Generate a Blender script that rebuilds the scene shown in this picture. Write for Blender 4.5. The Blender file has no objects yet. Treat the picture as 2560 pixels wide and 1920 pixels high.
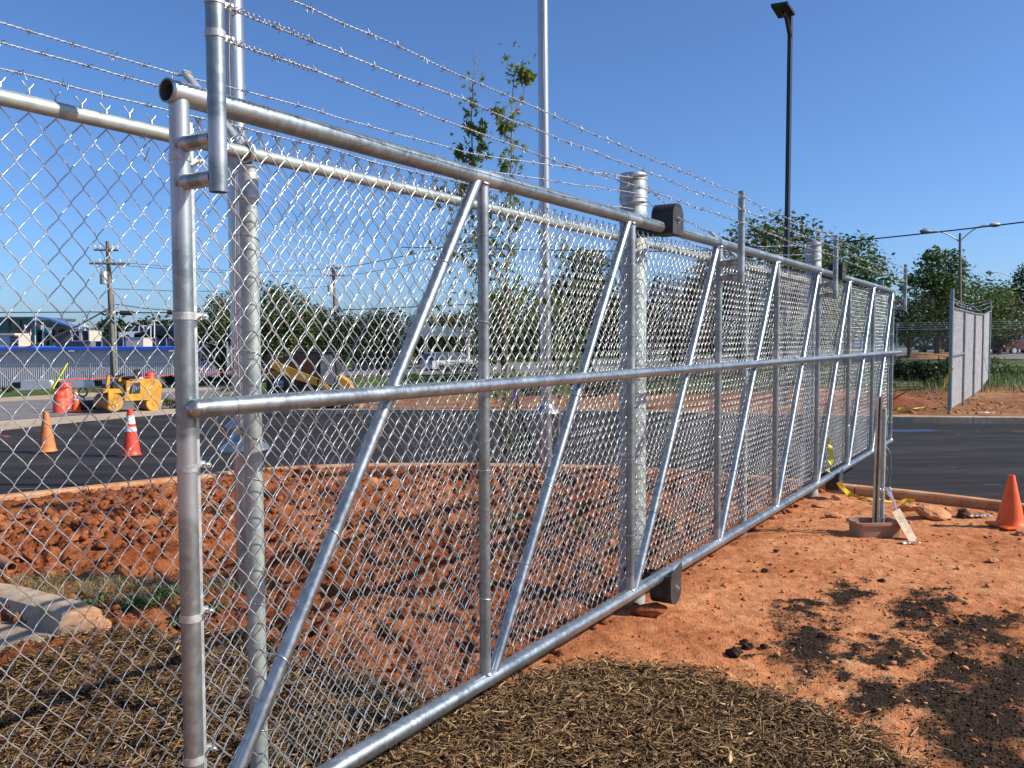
import bpy, math, random
import numpy as np
from mathutils import Vector, Matrix
rng = np.random.default_rng(7)
random.seed(7)
SC = bpy.context.scene
COL = SC.collection
R = math.radians
# ------------------------------------------------------------------ camera
FPX = 2140.0
CAM = np.array([0.0, 0.0, 1.66])
PITCH = math.atan((960 - 851.5) / FPX)
ROLL = 0.0037
_f = np.array([0, math.cos(PITCH), -math.sin(PITCH)])
_r0 = np.array([1.0, 0, 0]); _u0 = np.array([0, math.sin(PITCH), math.cos(PITCH)])
_r = _r0 * math.cos(ROLL) - _u0 * math.sin(ROLL)
_u = _u0 * math.cos(ROLL) + _r0 * math.sin(ROLL)
camd = bpy.data.cameras.new("camera"); cam = bpy.data.objects.new("camera", camd); COL.objects.link(cam)
camd.sensor_width = 36.0; camd.lens = 36.0 * FPX / 2560.0
camd.clip_start = 0.05; camd.clip_end = 6000
M4 = Matrix(((_r[0], _u[0], -_f[0], CAM[0]), (_r[1], _u[1], -_f[1], CAM[1]), (_r[2], _u[2], -_f[2], CAM[2]), (0, 0, 0, 1)))
cam.matrix_world = M4
SC.camera = cam
SC.render.resolution_x = 1024; SC.render.resolution_y = 768
# ------------------------------------------------------------------ world, sun
SUN_EL, SUN_AZ = R(36.0), R(99.0)          # azimuth clockwise from +Y
w = bpy.data.worlds.new("World"); SC.world = w; w.use_nodes = True
nt = w.node_tree
sky = nt.nodes.new("ShaderNodeTexSky"); sky.sky_type = 'NISHITA'; sky.sun_disc = False
sky.sun_elevation = SUN_EL; sky.sun_rotation = SUN_AZ
sky.air_density = 0.8; sky.dust_density = 1.0; sky.ozone_density = 10; sky.altitude = 0
bg = nt.nodes["Background"]; bg.inputs["Strength"].default_value = 0.130
nt.links.new(sky.outputs[0], bg.inputs[0])
sl = bpy.data.lights.new("sun", 'SUN'); sl.energy = 5.0; sl.angle = R(0.5); sl.color = (1.0, 0.93, 0.82)
sun = bpy.data.objects.new("sun", sl); COL.objects.link(sun)
sd = Vector((math.sin(SUN_AZ) * math.cos(SUN_EL), math.cos(SUN_AZ) * math.cos(SUN_EL), math.sin(SUN_EL)))
sun.rotation_euler = sd.to_track_quat('Z', 'Y').to_euler()
vs = SC.view_settings; vs.view_transform = 'Standard'; vs.look = 'None'; vs.exposure = 0.40; vs.gamma = 1; vs.use_curve_mapping = False

# ------------------------------------------------------------------ coordinates
def P(px, py, Y):
    """world point at depth Y seen at source pixel (px, py) of the 2560x1920 survey photograph"""
    d = _f * FPX + _r * (px - 1280) + _u * (960 - py)
    return CAM + d * (Y / d[1])
def G(px, py, z=0.0):
    d = _f * FPX + _r * (px - 1280) + _u * (960 - py)
    return CAM + d * ((z - CAM[2]) / d[2])
def PX(pts):
    v = np.asarray(pts, float) - CAM
    c = v @ _f
    return np.stack([1280 + FPX * (v @ _r) / c, 960 - FPX * (v @ _u) / c], -1)
TH = math.atan(1377.0 / FPX)
ST, CT = math.sin(TH), math.cos(TH)
def W(s, q, z): return np.array([s * ST - q * CT, s * CT + q * ST, z])
def WA(a):
    a = np.asarray(a, float)
    return np.stack([a[..., 0] * ST - a[..., 1] * CT, a[..., 0] * CT + a[..., 1] * ST, a[..., 2]], -1)

# ------------------------------------------------------------------ objects
def root_of(o):
    while o.parent: o = o.parent
    return o
def tag(o, label=None, cat=None, group=None, kind=None):
    if label: o["label"] = label
    if cat: o["category"] = cat
    if group: o["group"] = group
    if kind: o["kind"] = kind
    return o
def thing(name, loc, label, cat, group=None):
    o = bpy.data.objects.new(name, None); COL.objects.link(o); o.location = tuple(float(v) for v in loc)
    o.empty_display_size = 0.1
    return tag(o, label, cat, group)
class MB:
    def __init__(s): s.V = []; s.F = []; s.n = 0; s.A = []
    def add(s, v, f, a=None):
        v = np.asarray(v, float).reshape(-1, 3)
        s.V.append(v); off = s.n
        for q in f: s.F.append(tuple(int(i) + off for i in q))
        s.A.append(np.zeros(len(v)) if a is None else np.asarray(a, float))
        s.n += len(v); return s
    def box(s, c, size, rot=None):
        hx, hy, hz = [k / 2 for k in size]
        v = np.array([(x, y, z) for x in (-hx, hx) for y in (-hy, hy) for z in (-hz, hz)])
        if rot is not None: v = v @ np.asarray(rot).T
        return s.add(v + np.asarray(c), [(0, 1, 3, 2), (4, 6, 7, 5), (0, 4, 5, 1), (2, 3, 7, 6), (0, 2, 6, 4), (1, 5, 7, 3)])
    def bevbox(s, c, size, b=0.01, rot=None):
        hx, hy, hz = [k / 2 for k in size]
        v = []
        for z, i in ((-hz, b), (-hz + b, 0), (hz - b, 0), (hz, b)):
            x, y = hx - i, hy - i
            v += [(-x + b, -y, z), (x - b, -y, z), (x, -y + b, z), (x, y - b, z), (x - b, y, z), (-x + b, y, z), (-x, y - b, z), (-x, -y + b, z)]
        v = np.array(v)
        if rot is not None: v = v @ np.asarray(rot).T
        f = [tuple(reversed(range(8))), tuple(range(24, 32))]
        for k in range(3):
            for j in range(8): f.append((k * 8 + j, k * 8 + (j + 1) % 8, k * 8 + 8 + (j + 1) % 8, k * 8 + 8 + j))
        return s.add(v + np.asarray(c), f)
    def tube(s, pts, r, sides=8, caps=True, closed=False, attr=None):
        p = np.asarray(pts, float); n = len(p)
        rr = np.broadcast_to(np.asarray(r, float), (n,))
        t = np.gradient(p, axis=0) if not closed else np.roll(p, -1, 0) - np.roll(p, 1, 0)
        t /= np.linalg.norm(t, axis=1)[:, None] + 1e-12
        up = np.array([0, 0, 1.0]) if abs(t[0][2]) < 0.9 else np.array([1.0, 0, 0])
        a = np.cross(t[0], up); a /= np.linalg.norm(a)
        V = []; ang = np.arange(sides) * 2 * math.pi / sides
        for i in range(n):
            a = a - t[i] * np.dot(a, t[i]); a /= np.linalg.norm(a) + 1e-12
            b = np.cross(t[i], a)
            V.append(p[i] + rr[i] * (np.cos(ang)[:, None] * a + np.sin(ang)[:, None] * b))
        V = np.concatenate(V)
        F = []
        for i in range(n if closed else n - 1):
            j = (i + 1) % n
            for k in range(sides):
                k2 = (k + 1) % sides
                F.append((i * sides + k, i * sides + k2, j * sides + k2, j * sides + k))
        if caps and not closed:
            F.append(tuple(reversed(range(sides)))); F.append(tuple((n - 1) * sides + k for k in range(sides)))
        A = None if attr is None else np.repeat(attr, sides)
        return s.add(V, F, A)
    def pipe(s, a, b, r, sides=18, step=0.05, hollow=(False, False), spray=(), wall=0.004):
        a = np.asarray(a, float); b = np.asarray(b, float); L = np.linalg.norm(b - a)
        n = max(2, int(L / step) + 1); t = np.linspace(0, 1, n)
        at = np.zeros(n)
        for (c, wd) in spray: at = np.maximum(at, np.clip(1.6 - np.abs(t * L - c) / wd, 0, 1))
        pts = a + t[:, None] * (b - a)
        s.tube(pts, r, sides, caps=False, attr=at)
        d = (b - a) / L
        for e, (end, sg) in enumerate(((a, 1), (b, -1))):
            if hollow[e]:
                s.tube([end, end + d * sg * 0.5 * min(.3, L)], r - wall, sides, caps=False)
            else:
                s.disc(end, d * (-sg), r, sides)
        for e, (end, sg) in enumerate(((a, 1), (b, -1))):
            if hollow[e]: s.ring(end, d, r, r - wall, sides)
        return s
    def disc(s, c, n, r, sides=16):
        c = np.asarray(c, float); n = np.asarray(n, float); n /= np.linalg.norm(n)
        up = np.array([0, 0, 1.0]) if abs(n[2]) < 0.9 else np.array([1.0, 0, 0])
        a = np.cross(n, up); a /= np.linalg.norm(a); b = np.cross(n, a)
        g = np.arange(sides) * 2 * math.pi / sides
        return s.add(c + r * (np.cos(g)[:, None] * a + np.sin(g)[:, None] * b), [tuple(range(sides))])
    def ring(s, c, n, r1, r2, sides=16):
        c = np.asarray(c, float); n = np.asarray(n, float); n /= np.linalg.norm(n)
        up = np.array([0, 0, 1.0]) if abs(n[2]) < 0.9 else np.array([1.0, 0, 0])
        a = np.cross(n, up); a /= np.linalg.norm(a); b = np.cross(n, a)
        g = np.arange(sides) * 2 * math.pi / sides
        u = np.cos(g)[:, None] * a + np.sin(g)[:, None] * b
        return s.add(np.concatenate([c + r1 * u, c + r2 * u]), [(k, (k + 1) % sides, sides + (k + 1) % sides, sides + k) for k in range(sides)])
    def lathe(s, c, prof, sides=16, sx=1, sy=1, rot=None):
        g = np.arange(sides) * 2 * math.pi / sides; V = []
        for (r, z) in prof: V.append(np.stack([np.cos(g) * r * sx, np.sin(g) * r * sy, np.full(sides, z)], -1))
        V = np.concatenate(V); n = len(prof)
        if rot is not None: V = V @ np.asarray(rot).T
        F = [(i * sides + k, i * sides + (k + 1) % sides, (i + 1) * sides + (k + 1) % sides, (i + 1) * sides + k) for i in range(n - 1) for k in range(sides)]
        F.append(tuple(reversed(range(sides)))); F.append(tuple((n - 1) * sides + k for k in range(sides)))
        return s.add(V + np.asarray(c), F)
    def prism(s, poly, axis_vec):
        """poly: ordered 3D points of a planar face, extruded by axis_vec"""
        p = np.asarray(poly, float); n = len(p)
        F = [tuple(range(n)), tuple(reversed(range(n, 2 * n)))] + [(k, n + k, n + (k + 1) % n, (k + 1) % n) for k in range(n)]
        return s.add(np.concatenate([p, p + np.asarray(axis_vec)]), F)
def smooth_angle(me, ang=40):
    me.shade_smooth()
    try: me.set_sharp_from_angle(angle=R(ang))
    except Exception: pass
def meshdata(name, V, F, mat, smooth=True, attrs=None, fattrs=None, mats=None, mi=None, ang=40):
    me = bpy.data.meshes.new(name)
    if isinstance(F, np.ndarray):
        V = np.asarray(V, np.float32); nv, nf, k = len(V), len(F), F.shape[1]
        me.vertices.add(nv); me.vertices.foreach_set("co", V.ravel())
        me.loops.add(nf * k); me.loops.foreach_set("vertex_index", F.astype(np.int32).ravel())
        me.polygons.add(nf); me.polygons.foreach_set("loop_start", (np.arange(nf) * k).astype(np.int32))
        try: me.polygons.foreach_set("loop_total", np.full(nf, k, np.int32))
        except Exception: pass
        me.update(calc_edges=True)
    else:
        me.from_pydata([tuple(v) for v in np.asarray(V)], [], F); me.update()
    for m in ([mat] if mats is None else mats): me.materials.append(m)
    if mi is not None: me.polygons.foreach_set("material_index", np.asarray(mi, np.int32))
    for k, a in (attrs or {}).items():
        at = me.attributes.new(k, 'FLOAT', 'POINT'); at.data.foreach_set("value", np.asarray(a, np.float32))
    for k, a in (fattrs or {}).items():
        at = me.attributes.new(k, 'FLOAT', 'FACE'); at.data.foreach_set("value", np.asarray(a, np.float32))
    if smooth:
        if ang: smooth_angle(me, ang)
        else: me.shade_smooth()
    return me
def link(name, me, parent=None):
    o = bpy.data.objects.new(name, me); COL.objects.link(o)
    if parent: o.parent = parent
    return o
def obj(name, mb, mat, parent=None, smooth=True, local=False, ang=40, label=None):
    """mesh object from world coordinates; made local to the parent thing (unrotated Empties)"""
    V = np.concatenate(mb.V)
    if parent is not None and not local: V = V - np.array(root_of(parent).location)
    me = meshdata(name, V, mb.F, mat, smooth, {"spray": np.concatenate(mb.A)} if any(a.any() for a in mb.A) else None, ang=ang)
    o = link(name, me, parent)
    if label: o["label"] = label
    return o
def single(name, mb, mat, loc, label, cat, group=None, **k):
    V = np.concatenate(mb.V) - np.asarray(loc)
    o = link(name, meshdata(name, V, mb.F, mat, **k)); o.location = tuple(float(v) for v in loc)
    return tag(o, label, cat, group)
def copy_tree(o, parent=None):
    c = o.copy(); COL.objects.link(c); c.parent = parent
    for ch in list(o.children): copy_tree(ch, c)
    return c

# ------------------------------------------------------------------ noise
def _hash(ix, iy, seed):
    h = (ix * 374761393 + iy * 668265263 + seed * 974634777) & 0xffffffff
    h = ((h ^ (h >> 13)) * 1274126177) & 0xffffffff
    return ((h ^ (h >> 16)) & 0xffff) / 65535.0
def vnoise(x, y, seed=0):
    x = np.asarray(x, float); y = np.asarray(y, float)
    ix = np.floor(x).astype(np.int64); iy = np.floor(y).astype(np.int64)
    fx = x - ix; fy = y - iy; fx = fx * fx * (3 - 2 * fx); fy = fy * fy * (3 - 2 * fy)
    a = _hash(ix, iy, seed); b = _hash(ix + 1, iy, seed); c = _hash(ix, iy + 1, seed); d = _hash(ix + 1, iy + 1, seed)
    return (a * (1 - fx) + b * fx) * (1 - fy) + (c * (1 - fx) + d * fx) * fy
def fbm(x, y, f=1.0, oct=4, seed=0, gain=0.5):
    s = 0; a = 1; t = 0
    for o in range(oct):
        s = s + a * vnoise(x * f + 17.3 * o, y * f - 9.1 * o, seed + o); t += a; a *= gain; f *= 2.03
    return s / t

# ------------------------------------------------------------------ materials
def mat(name, col, rough=0.6, metal=0.0, var=0.15, scale=6.0, bump=0.0, bscale=40.0, col2=None, spec=0.5, detail=4, coords='Object', stretch=None, sss=0, rvar=0.0, alpha=None, emis=None, coat=0):
    m = bpy.data.materials.new(name); m.use_nodes = True; n = m.node_tree; b = n.nodes["Principled BSDF"]
    b.inputs["Roughness"].default_value = rough; b.inputs["Metallic"].default_value = metal
    b.inputs["Specular IOR Level"].default_value = spec
    if coat: b.inputs["Coat Weight"].default_value = coat
    tc = n.nodes.new("ShaderNodeTexCoord"); src = tc.outputs[coords]
    if stretch:
        mp = n.nodes.new("ShaderNodeMapping"); mp.inputs["Scale"].default_value = stretch; n.links.new(src, mp.inputs[0]); src = mp.outputs[0]
    nz = n.nodes.new("ShaderNodeTexNoise"); nz.inputs["Scale"].default_value = scale; nz.inputs["Detail"].default_value = detail; nz.inputs["Roughness"].default_value = 0.65
    n.links.new(src, nz.inputs["Vector"])
    cr = n.nodes.new("ShaderNodeValToRGB"); e = cr.color_ramp.elements
    c = np.array(col[:3]); c2 = c * (1 - 1.6 * var) if col2 is None else np.array(col2)
    e[0].position = 0.32; e[0].color = (*np.clip(c2, 0, 1), 1); e[1].position = 0.68
    e[1].color = (*np.clip(c * (1 + var) if col2 is None else c, 0, 1), 1)
    n.links.new(nz.outputs["Fac"], cr.inputs[0]); n.links.new(cr.outputs[0], b.inputs["Base Color"])
    if rvar:
        mr = n.nodes.new("ShaderNodeMapRange"); mr.inputs[3].default_value = rough - rvar; mr.inputs[4].default_value = rough + rvar
        n.links.new(nz.outputs["Fac"], mr.inputs[0]); n.links.new(mr.outputs[0], b.inputs["Roughness"])
    if bump:
        n2 = n.nodes.new("ShaderNodeTexNoise"); n2.inputs["Scale"].default_value = bscale; n2.inputs["Detail"].default_value = 5
        n.links.new(src, n2.inputs["Vector"])
        bp = n.nodes.new("ShaderNodeBump"); bp.inputs["Strength"].default_value = bump; bp.inputs["Distance"].default_value = 0.02
        n.links.new(n2.outputs["Fac"], bp.inputs["Height"]); n.links.new(bp.outputs[0], b.inputs["Normal"])
    return m
def galv(name, base, rough, spray=True, metal=0.9, spangle=55):
    m = bpy.data.materials.new(name); m.use_nodes = True; n = m.node_tree; b = n.nodes["Principled BSDF"]
    b.inputs["Metallic"].default_value = metal
    tc = n.nodes.new("ShaderNodeTexCoord")
    vo = n.nodes.new("ShaderNodeTexVoronoi"); vo.inputs["Scale"].default_value = spangle
    nz = n.nodes.new("ShaderNodeTexNoise"); nz.inputs["Scale"].default_value = 5; nz.inputs["Detail"].default_value = 7; nz.inputs["Roughness"].default_value = .7
    st = n.nodes.new("ShaderNodeTexNoise"); st.inputs["Scale"].default_value = 26; st.inputs["Detail"].default_value = 3
    for t in (vo, nz, st): n.links.new(tc.outputs["Object"], t.inputs["Vector"])
    a1 = n.nodes.new("ShaderNodeMath"); a1.operation = 'MULTIPLY_ADD'; a1.inputs[1].default_value = 0.25
    sp = n.nodes.new("ShaderNodeSeparateColor"); n.links.new(vo.outputs["Color"], sp.inputs[0])
    n.links.new(sp.outputs[0], a1.inputs[0]); n.links.new(nz.outputs["Fac"], a1.inputs[2])
    cr = n.nodes.new("ShaderNodeValToRGB"); e = cr.color_ramp.elements; c = np.array(base)
    e[0].position = .4; e[0].color = (*(c * .70), 1); e[1].position = .85; e[1].color = (*np.clip(c * 1.18, 0, 1), 1)
    n.links.new(a1.outputs[0], cr.inputs[0])
    at = n.nodes.new("ShaderNodeAttribute"); at.attribute_name = "spray"
    ns = n.nodes.new("ShaderNodeMath"); ns.operation = 'MULTIPLY_ADD'; ns.inputs[1].default_value = 1.0
    n.links.new(st.outputs["Fac"], ns.inputs[0])
    m1 = n.nodes.new("ShaderNodeMath"); m1.operation = 'MULTIPLY'; m1.inputs[1].default_value = 1.0
    n.links.new(at.outputs["Fac"], m1.inputs[0])
    mm = n.nodes.new("ShaderNodeMapRange"); mm.inputs[1].default_value = .75; mm.inputs[2].default_value = 1.15
    ns.inputs[2].default_value = 0.0; n.links.new(at.outputs["Fac"], ns.inputs[2]); n.links.new(ns.outputs[0], mm.inputs[0])
    mx = n.nodes.new("ShaderNodeMix"); mx.data_type = 'RGBA'
    n.links.new(mm.outputs[0], mx.inputs["Factor"]); n.links.new(cr.outputs[0], mx.inputs["A"]); mx.inputs["B"].default_value = (.40, .43, .435, 1)
    n.links.new(mx.outputs["Result"], b.inputs["Base Color"])
    rr = n.nodes.new("ShaderNodeMapRange"); rr.inputs[3].default_value = rough - .09; rr.inputs[4].default_value = rough + .13
    n.links.new(a1.outputs[0], rr.inputs[0]); n.links.new(rr.outputs[0], b.inputs["Roughness"])
    bp = n.nodes.new("ShaderNodeBump"); bp.inputs["Strength"].default_value = .12; bp.inputs["Distance"].default_value = .004
    n.links.new(st.outputs["Fac"], bp.inputs["Height"]); n.links.new(bp.outputs[0], b.inputs["Normal"])
    return m
def leafmat(name, cols, trans=0.3):
    m = bpy.data.materials.new(name); m.use_nodes = True; n = m.node_tree
    for k in list(n.nodes): n.nodes.remove(k)
    out = n.nodes.new("ShaderNodeOutputMaterial"); d = n.nodes.new("ShaderNodeBsdfPrincipled"); d.inputs["Roughness"].default_value = .5; d.inputs["Specular IOR Level"].default_value = .35
    t = n.nodes.new("ShaderNodeBsdfTranslucent"); mx = n.nodes.new("ShaderNodeMixShader"); mx.inputs[0].default_value = trans
    at = n.nodes.new("ShaderNodeAttribute"); at.attribute_name = "tint"
    cr = n.nodes.new("ShaderNodeValToRGB"); e = cr.color_ramp.elements
    e[0].color = (*cols[0], 1); e[1].color = (*cols[-1], 1)
    for i, c in enumerate(cols[1:-1]): k = e.new((i + 1) / (len(cols) - 1)); k.color = (*c, 1)
    n.links.new(at.outputs["Fac"], cr.inputs[0])
    n.links.new(cr.outputs[0], d.inputs["Base Color"]); n.links.new(cr.outputs[0], t.inputs[0])
    n.links.new(d.outputs[0], mx.inputs[1]); n.links.new(t.outputs[0], mx.inputs[2]); n.links.new(mx.outputs[0], out.inputs[0])
    return m
M = {}
M['galv'] = galv('galvanised_pipe', (.25, .29, .29), .36, metal=.74)
M['galv_b'] = galv('bright_galvanised_pipe', (.36, .395, .405), .30)
M['galv_d'] = galv('dull_galvanised_steel', (.36, .41, .385), .48, metal=.45, spangle=30)
M['band'] = galv('pressed_band_steel', (.46, .48, .46), .42, metal=.5)
M['wire'] = galv("chain_link_wire", (.60, .64, .615), .31, metal=.80)
M['wire_pale'] = galv('pale_chain_link_wire', (.78, .80, .79), .4, metal=.2)
M['barb'] = galv('barbed_wire_steel', (.42, .43, .44), .40, metal=.85)
M['alu'] = mat('spun_aluminium', (.46, .465, .46), .33, .85, .05, 30, stretch=(8, 8, .3))
M['black'] = mat('black_painted_steel', (.012, .012, .014), .38, .0, .2, 20, spec=.5)
M['blackp'] = mat('dusty_black_plate', (.028, .027, .026), .6, 0, .4, 14)
M['bolt'] = mat('zinc_bolt', (.6, .6, .58), .35, .9)
M['wood'] = mat('weathered_pole_wood', (.22, .18, .14), .85, 0, .3, 5, .3, 60, stretch=(6, 6, .6))
M['bark'] = mat('sapling_bark', (.26, .19, .13), .85, 0, .3, 20, .4, 80)
M['barkd'] = mat('tree_bark', (.10, .075, .055), .9, 0, .3, 8, .5, 40)
M['orange'] = mat('orange_cone_plastic', (.80, .13, .02), .45, 0, .12, 5, spec=.4)
M['redor'] = mat('red_orange_plastic', (.78, .06, .025), .45, 0, .12, 5)
M['white'] = mat('reflective_white', (.75, .72, .70), .4, 0, .08, 10)
M['rubber'] = mat('black_rubber', (.018, .017, .016), .85, 0, .3, 15)
M['tape'] = mat('yellow_tape', (.70, .62, .04), .4, 0, .15, 12)
M['yellow'] = mat('yellow_machine_paint', (.55, .27, .025), .5, 0, .28, 3)
M['drum'] = mat('dusty_yellow_drum', (.30, .19, .07), .6, 0.1, .3, 8)
M['glass'] = mat('dark_glass', (.02, .025, .03), .06, 0, .1, 3, spec=.8)
M['conc'] = mat('concrete', (.40, .33, .25), .85, 0, .14, 3, .25, 60, coords='Object')
M['concd'] = mat('clay_stained_concrete', (.50, .26, .13), .9, 0, .25, 5, .35, 40, col2=(.33, .25, .18))
M['asph'] = None
M['pipew'] = mat('brown_pvc', (.34, .16, .08), .5)
M['clayb'] = mat('clay_stained_plastic', (.42, .19, .10), .7, 0, .25, 8, col2=(.30, .22, .15))
M['card'] = mat('cardboard', (.50, .38, .25), .8, 0, .12, 14)
M['foil'] = mat('crumpled_foil', (.75, .75, .78), .25, .8)
M['purple'] = mat('purple_ribbon', (.22, .12, .45), .5)
M['tan'] = mat('tan_painted_channel', (.38, .32, .25), .5, .3, .15, 12)
def ground_mat(name, cols, scale, bump, rough=.95, dist=.03, fine=90, crumb=None, spec=.1, stretch=None):
    m = bpy.data.materials.new(name); m.use_nodes = True; n = m.node_tree; b = n.nodes["Principled BSDF"]; b.inputs["Roughness"].default_value = rough; b.inputs["Specular IOR Level"].default_value = spec
    tc = n.nodes.new("ShaderNodeTexCoord")
    def nz(s, d=6, r=.65):
        k = n.nodes.new("ShaderNodeTexNoise"); k.inputs["Scale"].default_value = s; k.inputs["Detail"].default_value = d; k.inputs["Roughness"].default_value = r
        n.links.new(src_, k.inputs["Vector"]); return k
    src_ = tc.outputs["Object"]
    if stretch: mp = n.nodes.new("ShaderNodeMapping"); mp.inputs["Scale"].default_value = stretch; n.links.new(src_, mp.inputs[0]); src_ = mp.outputs[0]
    A = nz(scale); B = nz(scale * 9, 5, .7); C = nz(fine, 4, .6)
    s1 = n.nodes.new("ShaderNodeMath"); s1.operation = 'MULTIPLY_ADD'; s1.inputs[1].default_value = .55; n.links.new(B.outputs["Fac"], s1.inputs[0])
    s0 = n.nodes.new("ShaderNodeMath"); s0.operation = 'MULTIPLY'; s0.inputs[1].default_value = .6; n.links.new(A.outputs["Fac"], s0.inputs[0]); n.links.new(s0.outputs[0], s1.inputs[2])
    cr = n.nodes.new("ShaderNodeValToRGB"); e = cr.color_ramp.elements
    e[0].position = .40; e[0].color = (*cols[0], 1); e[1].position = .74; e[1].color = (*cols[-1], 1)
    for i, c in enumerate(cols[1:-1]): k = e.new(.40 + .34 * (i + 1) / (len(cols) - 1)); k.color = (*c, 1)
    n.links.new(s1.outputs[0], cr.inputs[0]); out = cr.outputs[0]
    if crumb:
        at = n.nodes.new("ShaderNodeAttribute"); at.attribute_name = "soil"
        q = n.nodes.new("ShaderNodeMath"); q.operation = 'MULTIPLY_ADD'; q.inputs[1].default_value = 1.3; n.links.new(B.outputs["Fac"], q.inputs[0]); n.links.new(at.outputs["Fac"], q.inputs[2])
        mr = n.nodes.new("ShaderNodeMapRange"); mr.inputs[1].default_value = .98; mr.inputs[2].default_value = 1.42; n.links.new(q.outputs[0], mr.inputs[0])
        mx = n.nodes.new("ShaderNodeMix"); mx.data_type = 'RGBA'; n.links.new(mr.outputs[0], mx.inputs["Factor"]); n.links.new(out, mx.inputs["A"])
        c2 = n.nodes.new("ShaderNodeValToRGB"); c2.color_ramp.elements[0].color = (*crumb, 1); c2.color_ramp.elements[1].color = (*(np.array(crumb) * 3.2), 1); c2.color_ramp.elements[0].position = .45; c2.color_ramp.elements[1].position = .8
        n.links.new(C.outputs["Fac"], c2.inputs[0]); n.links.new(c2.outputs[0], mx.inputs["B"]); out = mx.outputs["Result"]
        at3 = n.nodes.new("ShaderNodeAttribute"); at3.attribute_name = "moist_shade"  # damp clay tone, with shade behind the gate painted into the same colour
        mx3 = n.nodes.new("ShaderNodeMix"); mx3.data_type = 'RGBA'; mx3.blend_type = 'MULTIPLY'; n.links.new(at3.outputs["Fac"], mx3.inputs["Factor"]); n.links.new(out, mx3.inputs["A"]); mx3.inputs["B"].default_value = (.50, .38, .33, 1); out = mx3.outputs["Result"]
        at2 = n.nodes.new("ShaderNodeAttribute"); at2.attribute_name = "mulch"
        mx2 = n.nodes.new("ShaderNodeMix"); mx2.data_type = 'RGBA'; n.links.new(at2.outputs["Fac"], mx2.inputs["Factor"]); n.links.new(out, mx2.inputs["A"]); mx2.inputs["B"].default_value = (.035, .022, .012, 1); out = mx2.outputs["Result"]
    n.links.new(out, b.inputs["Base Color"])
    hs = n.nodes.new("ShaderNodeMath"); hs.operation = 'MULTIPLY_ADD'; hs.inputs[1].default_value = .35; n.links.new(C.outputs["Fac"], hs.inputs[0]); n.links.new(B.outputs["Fac"], hs.inputs[2])
    bp = n.nodes.new("ShaderNodeBump"); bp.inputs["Strength"].default_value = bump; bp.inputs["Distance"].default_value = dist
    n.links.new(hs.outputs[0], bp.inputs["Height"]); n.links.new(bp.outputs[0], b.inputs["Normal"])
    return m
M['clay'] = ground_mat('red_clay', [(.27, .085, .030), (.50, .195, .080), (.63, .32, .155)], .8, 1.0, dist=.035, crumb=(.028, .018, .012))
M['dirt'] = ground_mat('straw_covered_clay', [(.11, .045, .022), (.26, .115, .052), (.38, .24, .12)], .5, .5, dist=.06, fine=30)
M['grass'] = ground_mat('grass', [(.035, .06, .015), (.07, .11, .025), (.14, .15, .05)], .4, .8, dist=.08, fine=30)
M['asph'] = ground_mat('new_asphalt', [(.018, .0175, .018), (.033, .031, .031), (.060, .056, .055)], .45, .2, rough=.85, spec=.08, stretch=(.25, 2.2, 1), dist=.01, fine=160)
M['oldasph'] = ground_mat('worn_asphalt', [(.14, .13, .12), (.19, .18, .17), (.22, .21, .19)], .3, .2, rough=.9, dist=.01)
M['apron'] = ground_mat('dusty_concrete_apron', [(.34, .25, .17), (.44, .34, .24), (.52, .41, .30)], .3, .2, rough=.9, dist=.01)
M['kerbm'] = ground_mat('kerb_concrete', [(.30, .20, .13), (.42, .32, .22), (.52, .42, .31)], 1.2, .3, rough=.9, dist=.01)
M['kerbs'] = ground_mat('clay_stained_kerb', [(.34, .13, .06), (.50, .26, .13), (.56, .36, .22)], 1.2, .3, rough=.9, dist=.01)

# ================================================================== sheets and terrain
def kerb_line(pxs): return np.array([G(a, b, 0.0)[:2] for a, b in pxs])
NK = kerb_line([(-1500, 1430), (-700, 1325), (-300, 1282), (0, 1247), (350, 1210), (480, 1196), (690, 1174), (930, 1165), (1270, 1166), (1600, 1174),
                (1850, 1194), (2099, 1218), (2286, 1236), (2487, 1260), (2700, 1290), (3300, 1375), (4400, 1560)])
def kerbY(x): return np.interp(x, NK[:, 0], NK[:, 1])
MUL = np.array([G(a, b)[:2] for a, b in [(-900, 1760), (-300, 1730), (0, 1690), (155, 1641), (233, 1614), (311, 1583), (463, 1584), (661, 1628), (860, 1690), (1010, 1745),
      (1120, 1752), (1290, 1700), (1400, 1672), (1500, 1664), (1692, 1683), (1787, 1702), (1931, 1731), (2051, 1769), (2147, 1822), (2219, 1860), (2267, 1925), (2300, 2000), (2400, 2400), (-1500, 2400)]])
def inpoly(x, y, poly):
    c = np.zeros(np.shape(x), bool); n = len(poly)
    for i in range(n):
        x1, y1 = poly[i]; x2, y2 = poly[(i + 1) % n]
        k = ((y1 > y) != (y2 > y)) & (x < (x2 - x1) * (y - y1) / (y2 - y1 + 1e-12) + x1); c ^= k
    return c
GUT = np.array([G(a, b)[:2] for a, b in [(-900, 1400), (-300, 1480), (0, 1560), (120, 1575), (235, 1590), (130, 1625), (0, 1668), (-300, 1735), (-900, 1800)]])
SOIL = [(2015, 1620, 95, 95), (2130, 1490, 80, 34), (2005, 1508, 52, 20), (2310, 1530, 110, 48), (2460, 1585, 130, 45), (2195, 1745, 110, 60), (2450, 1790, 165, 150), (2350, 1600, 60, 22), (2250, 1580, 50, 16), (2090, 1690, 40, 30), (2500, 1900, 140, 60),
        (2235, 1640, 66, 30), (2130, 1625, 60, 26), (2390, 1660, 90, 40), (2330, 1740, 90, 60), (1880, 1625, 40, 12), (2540, 1700, 80, 90)]
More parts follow.
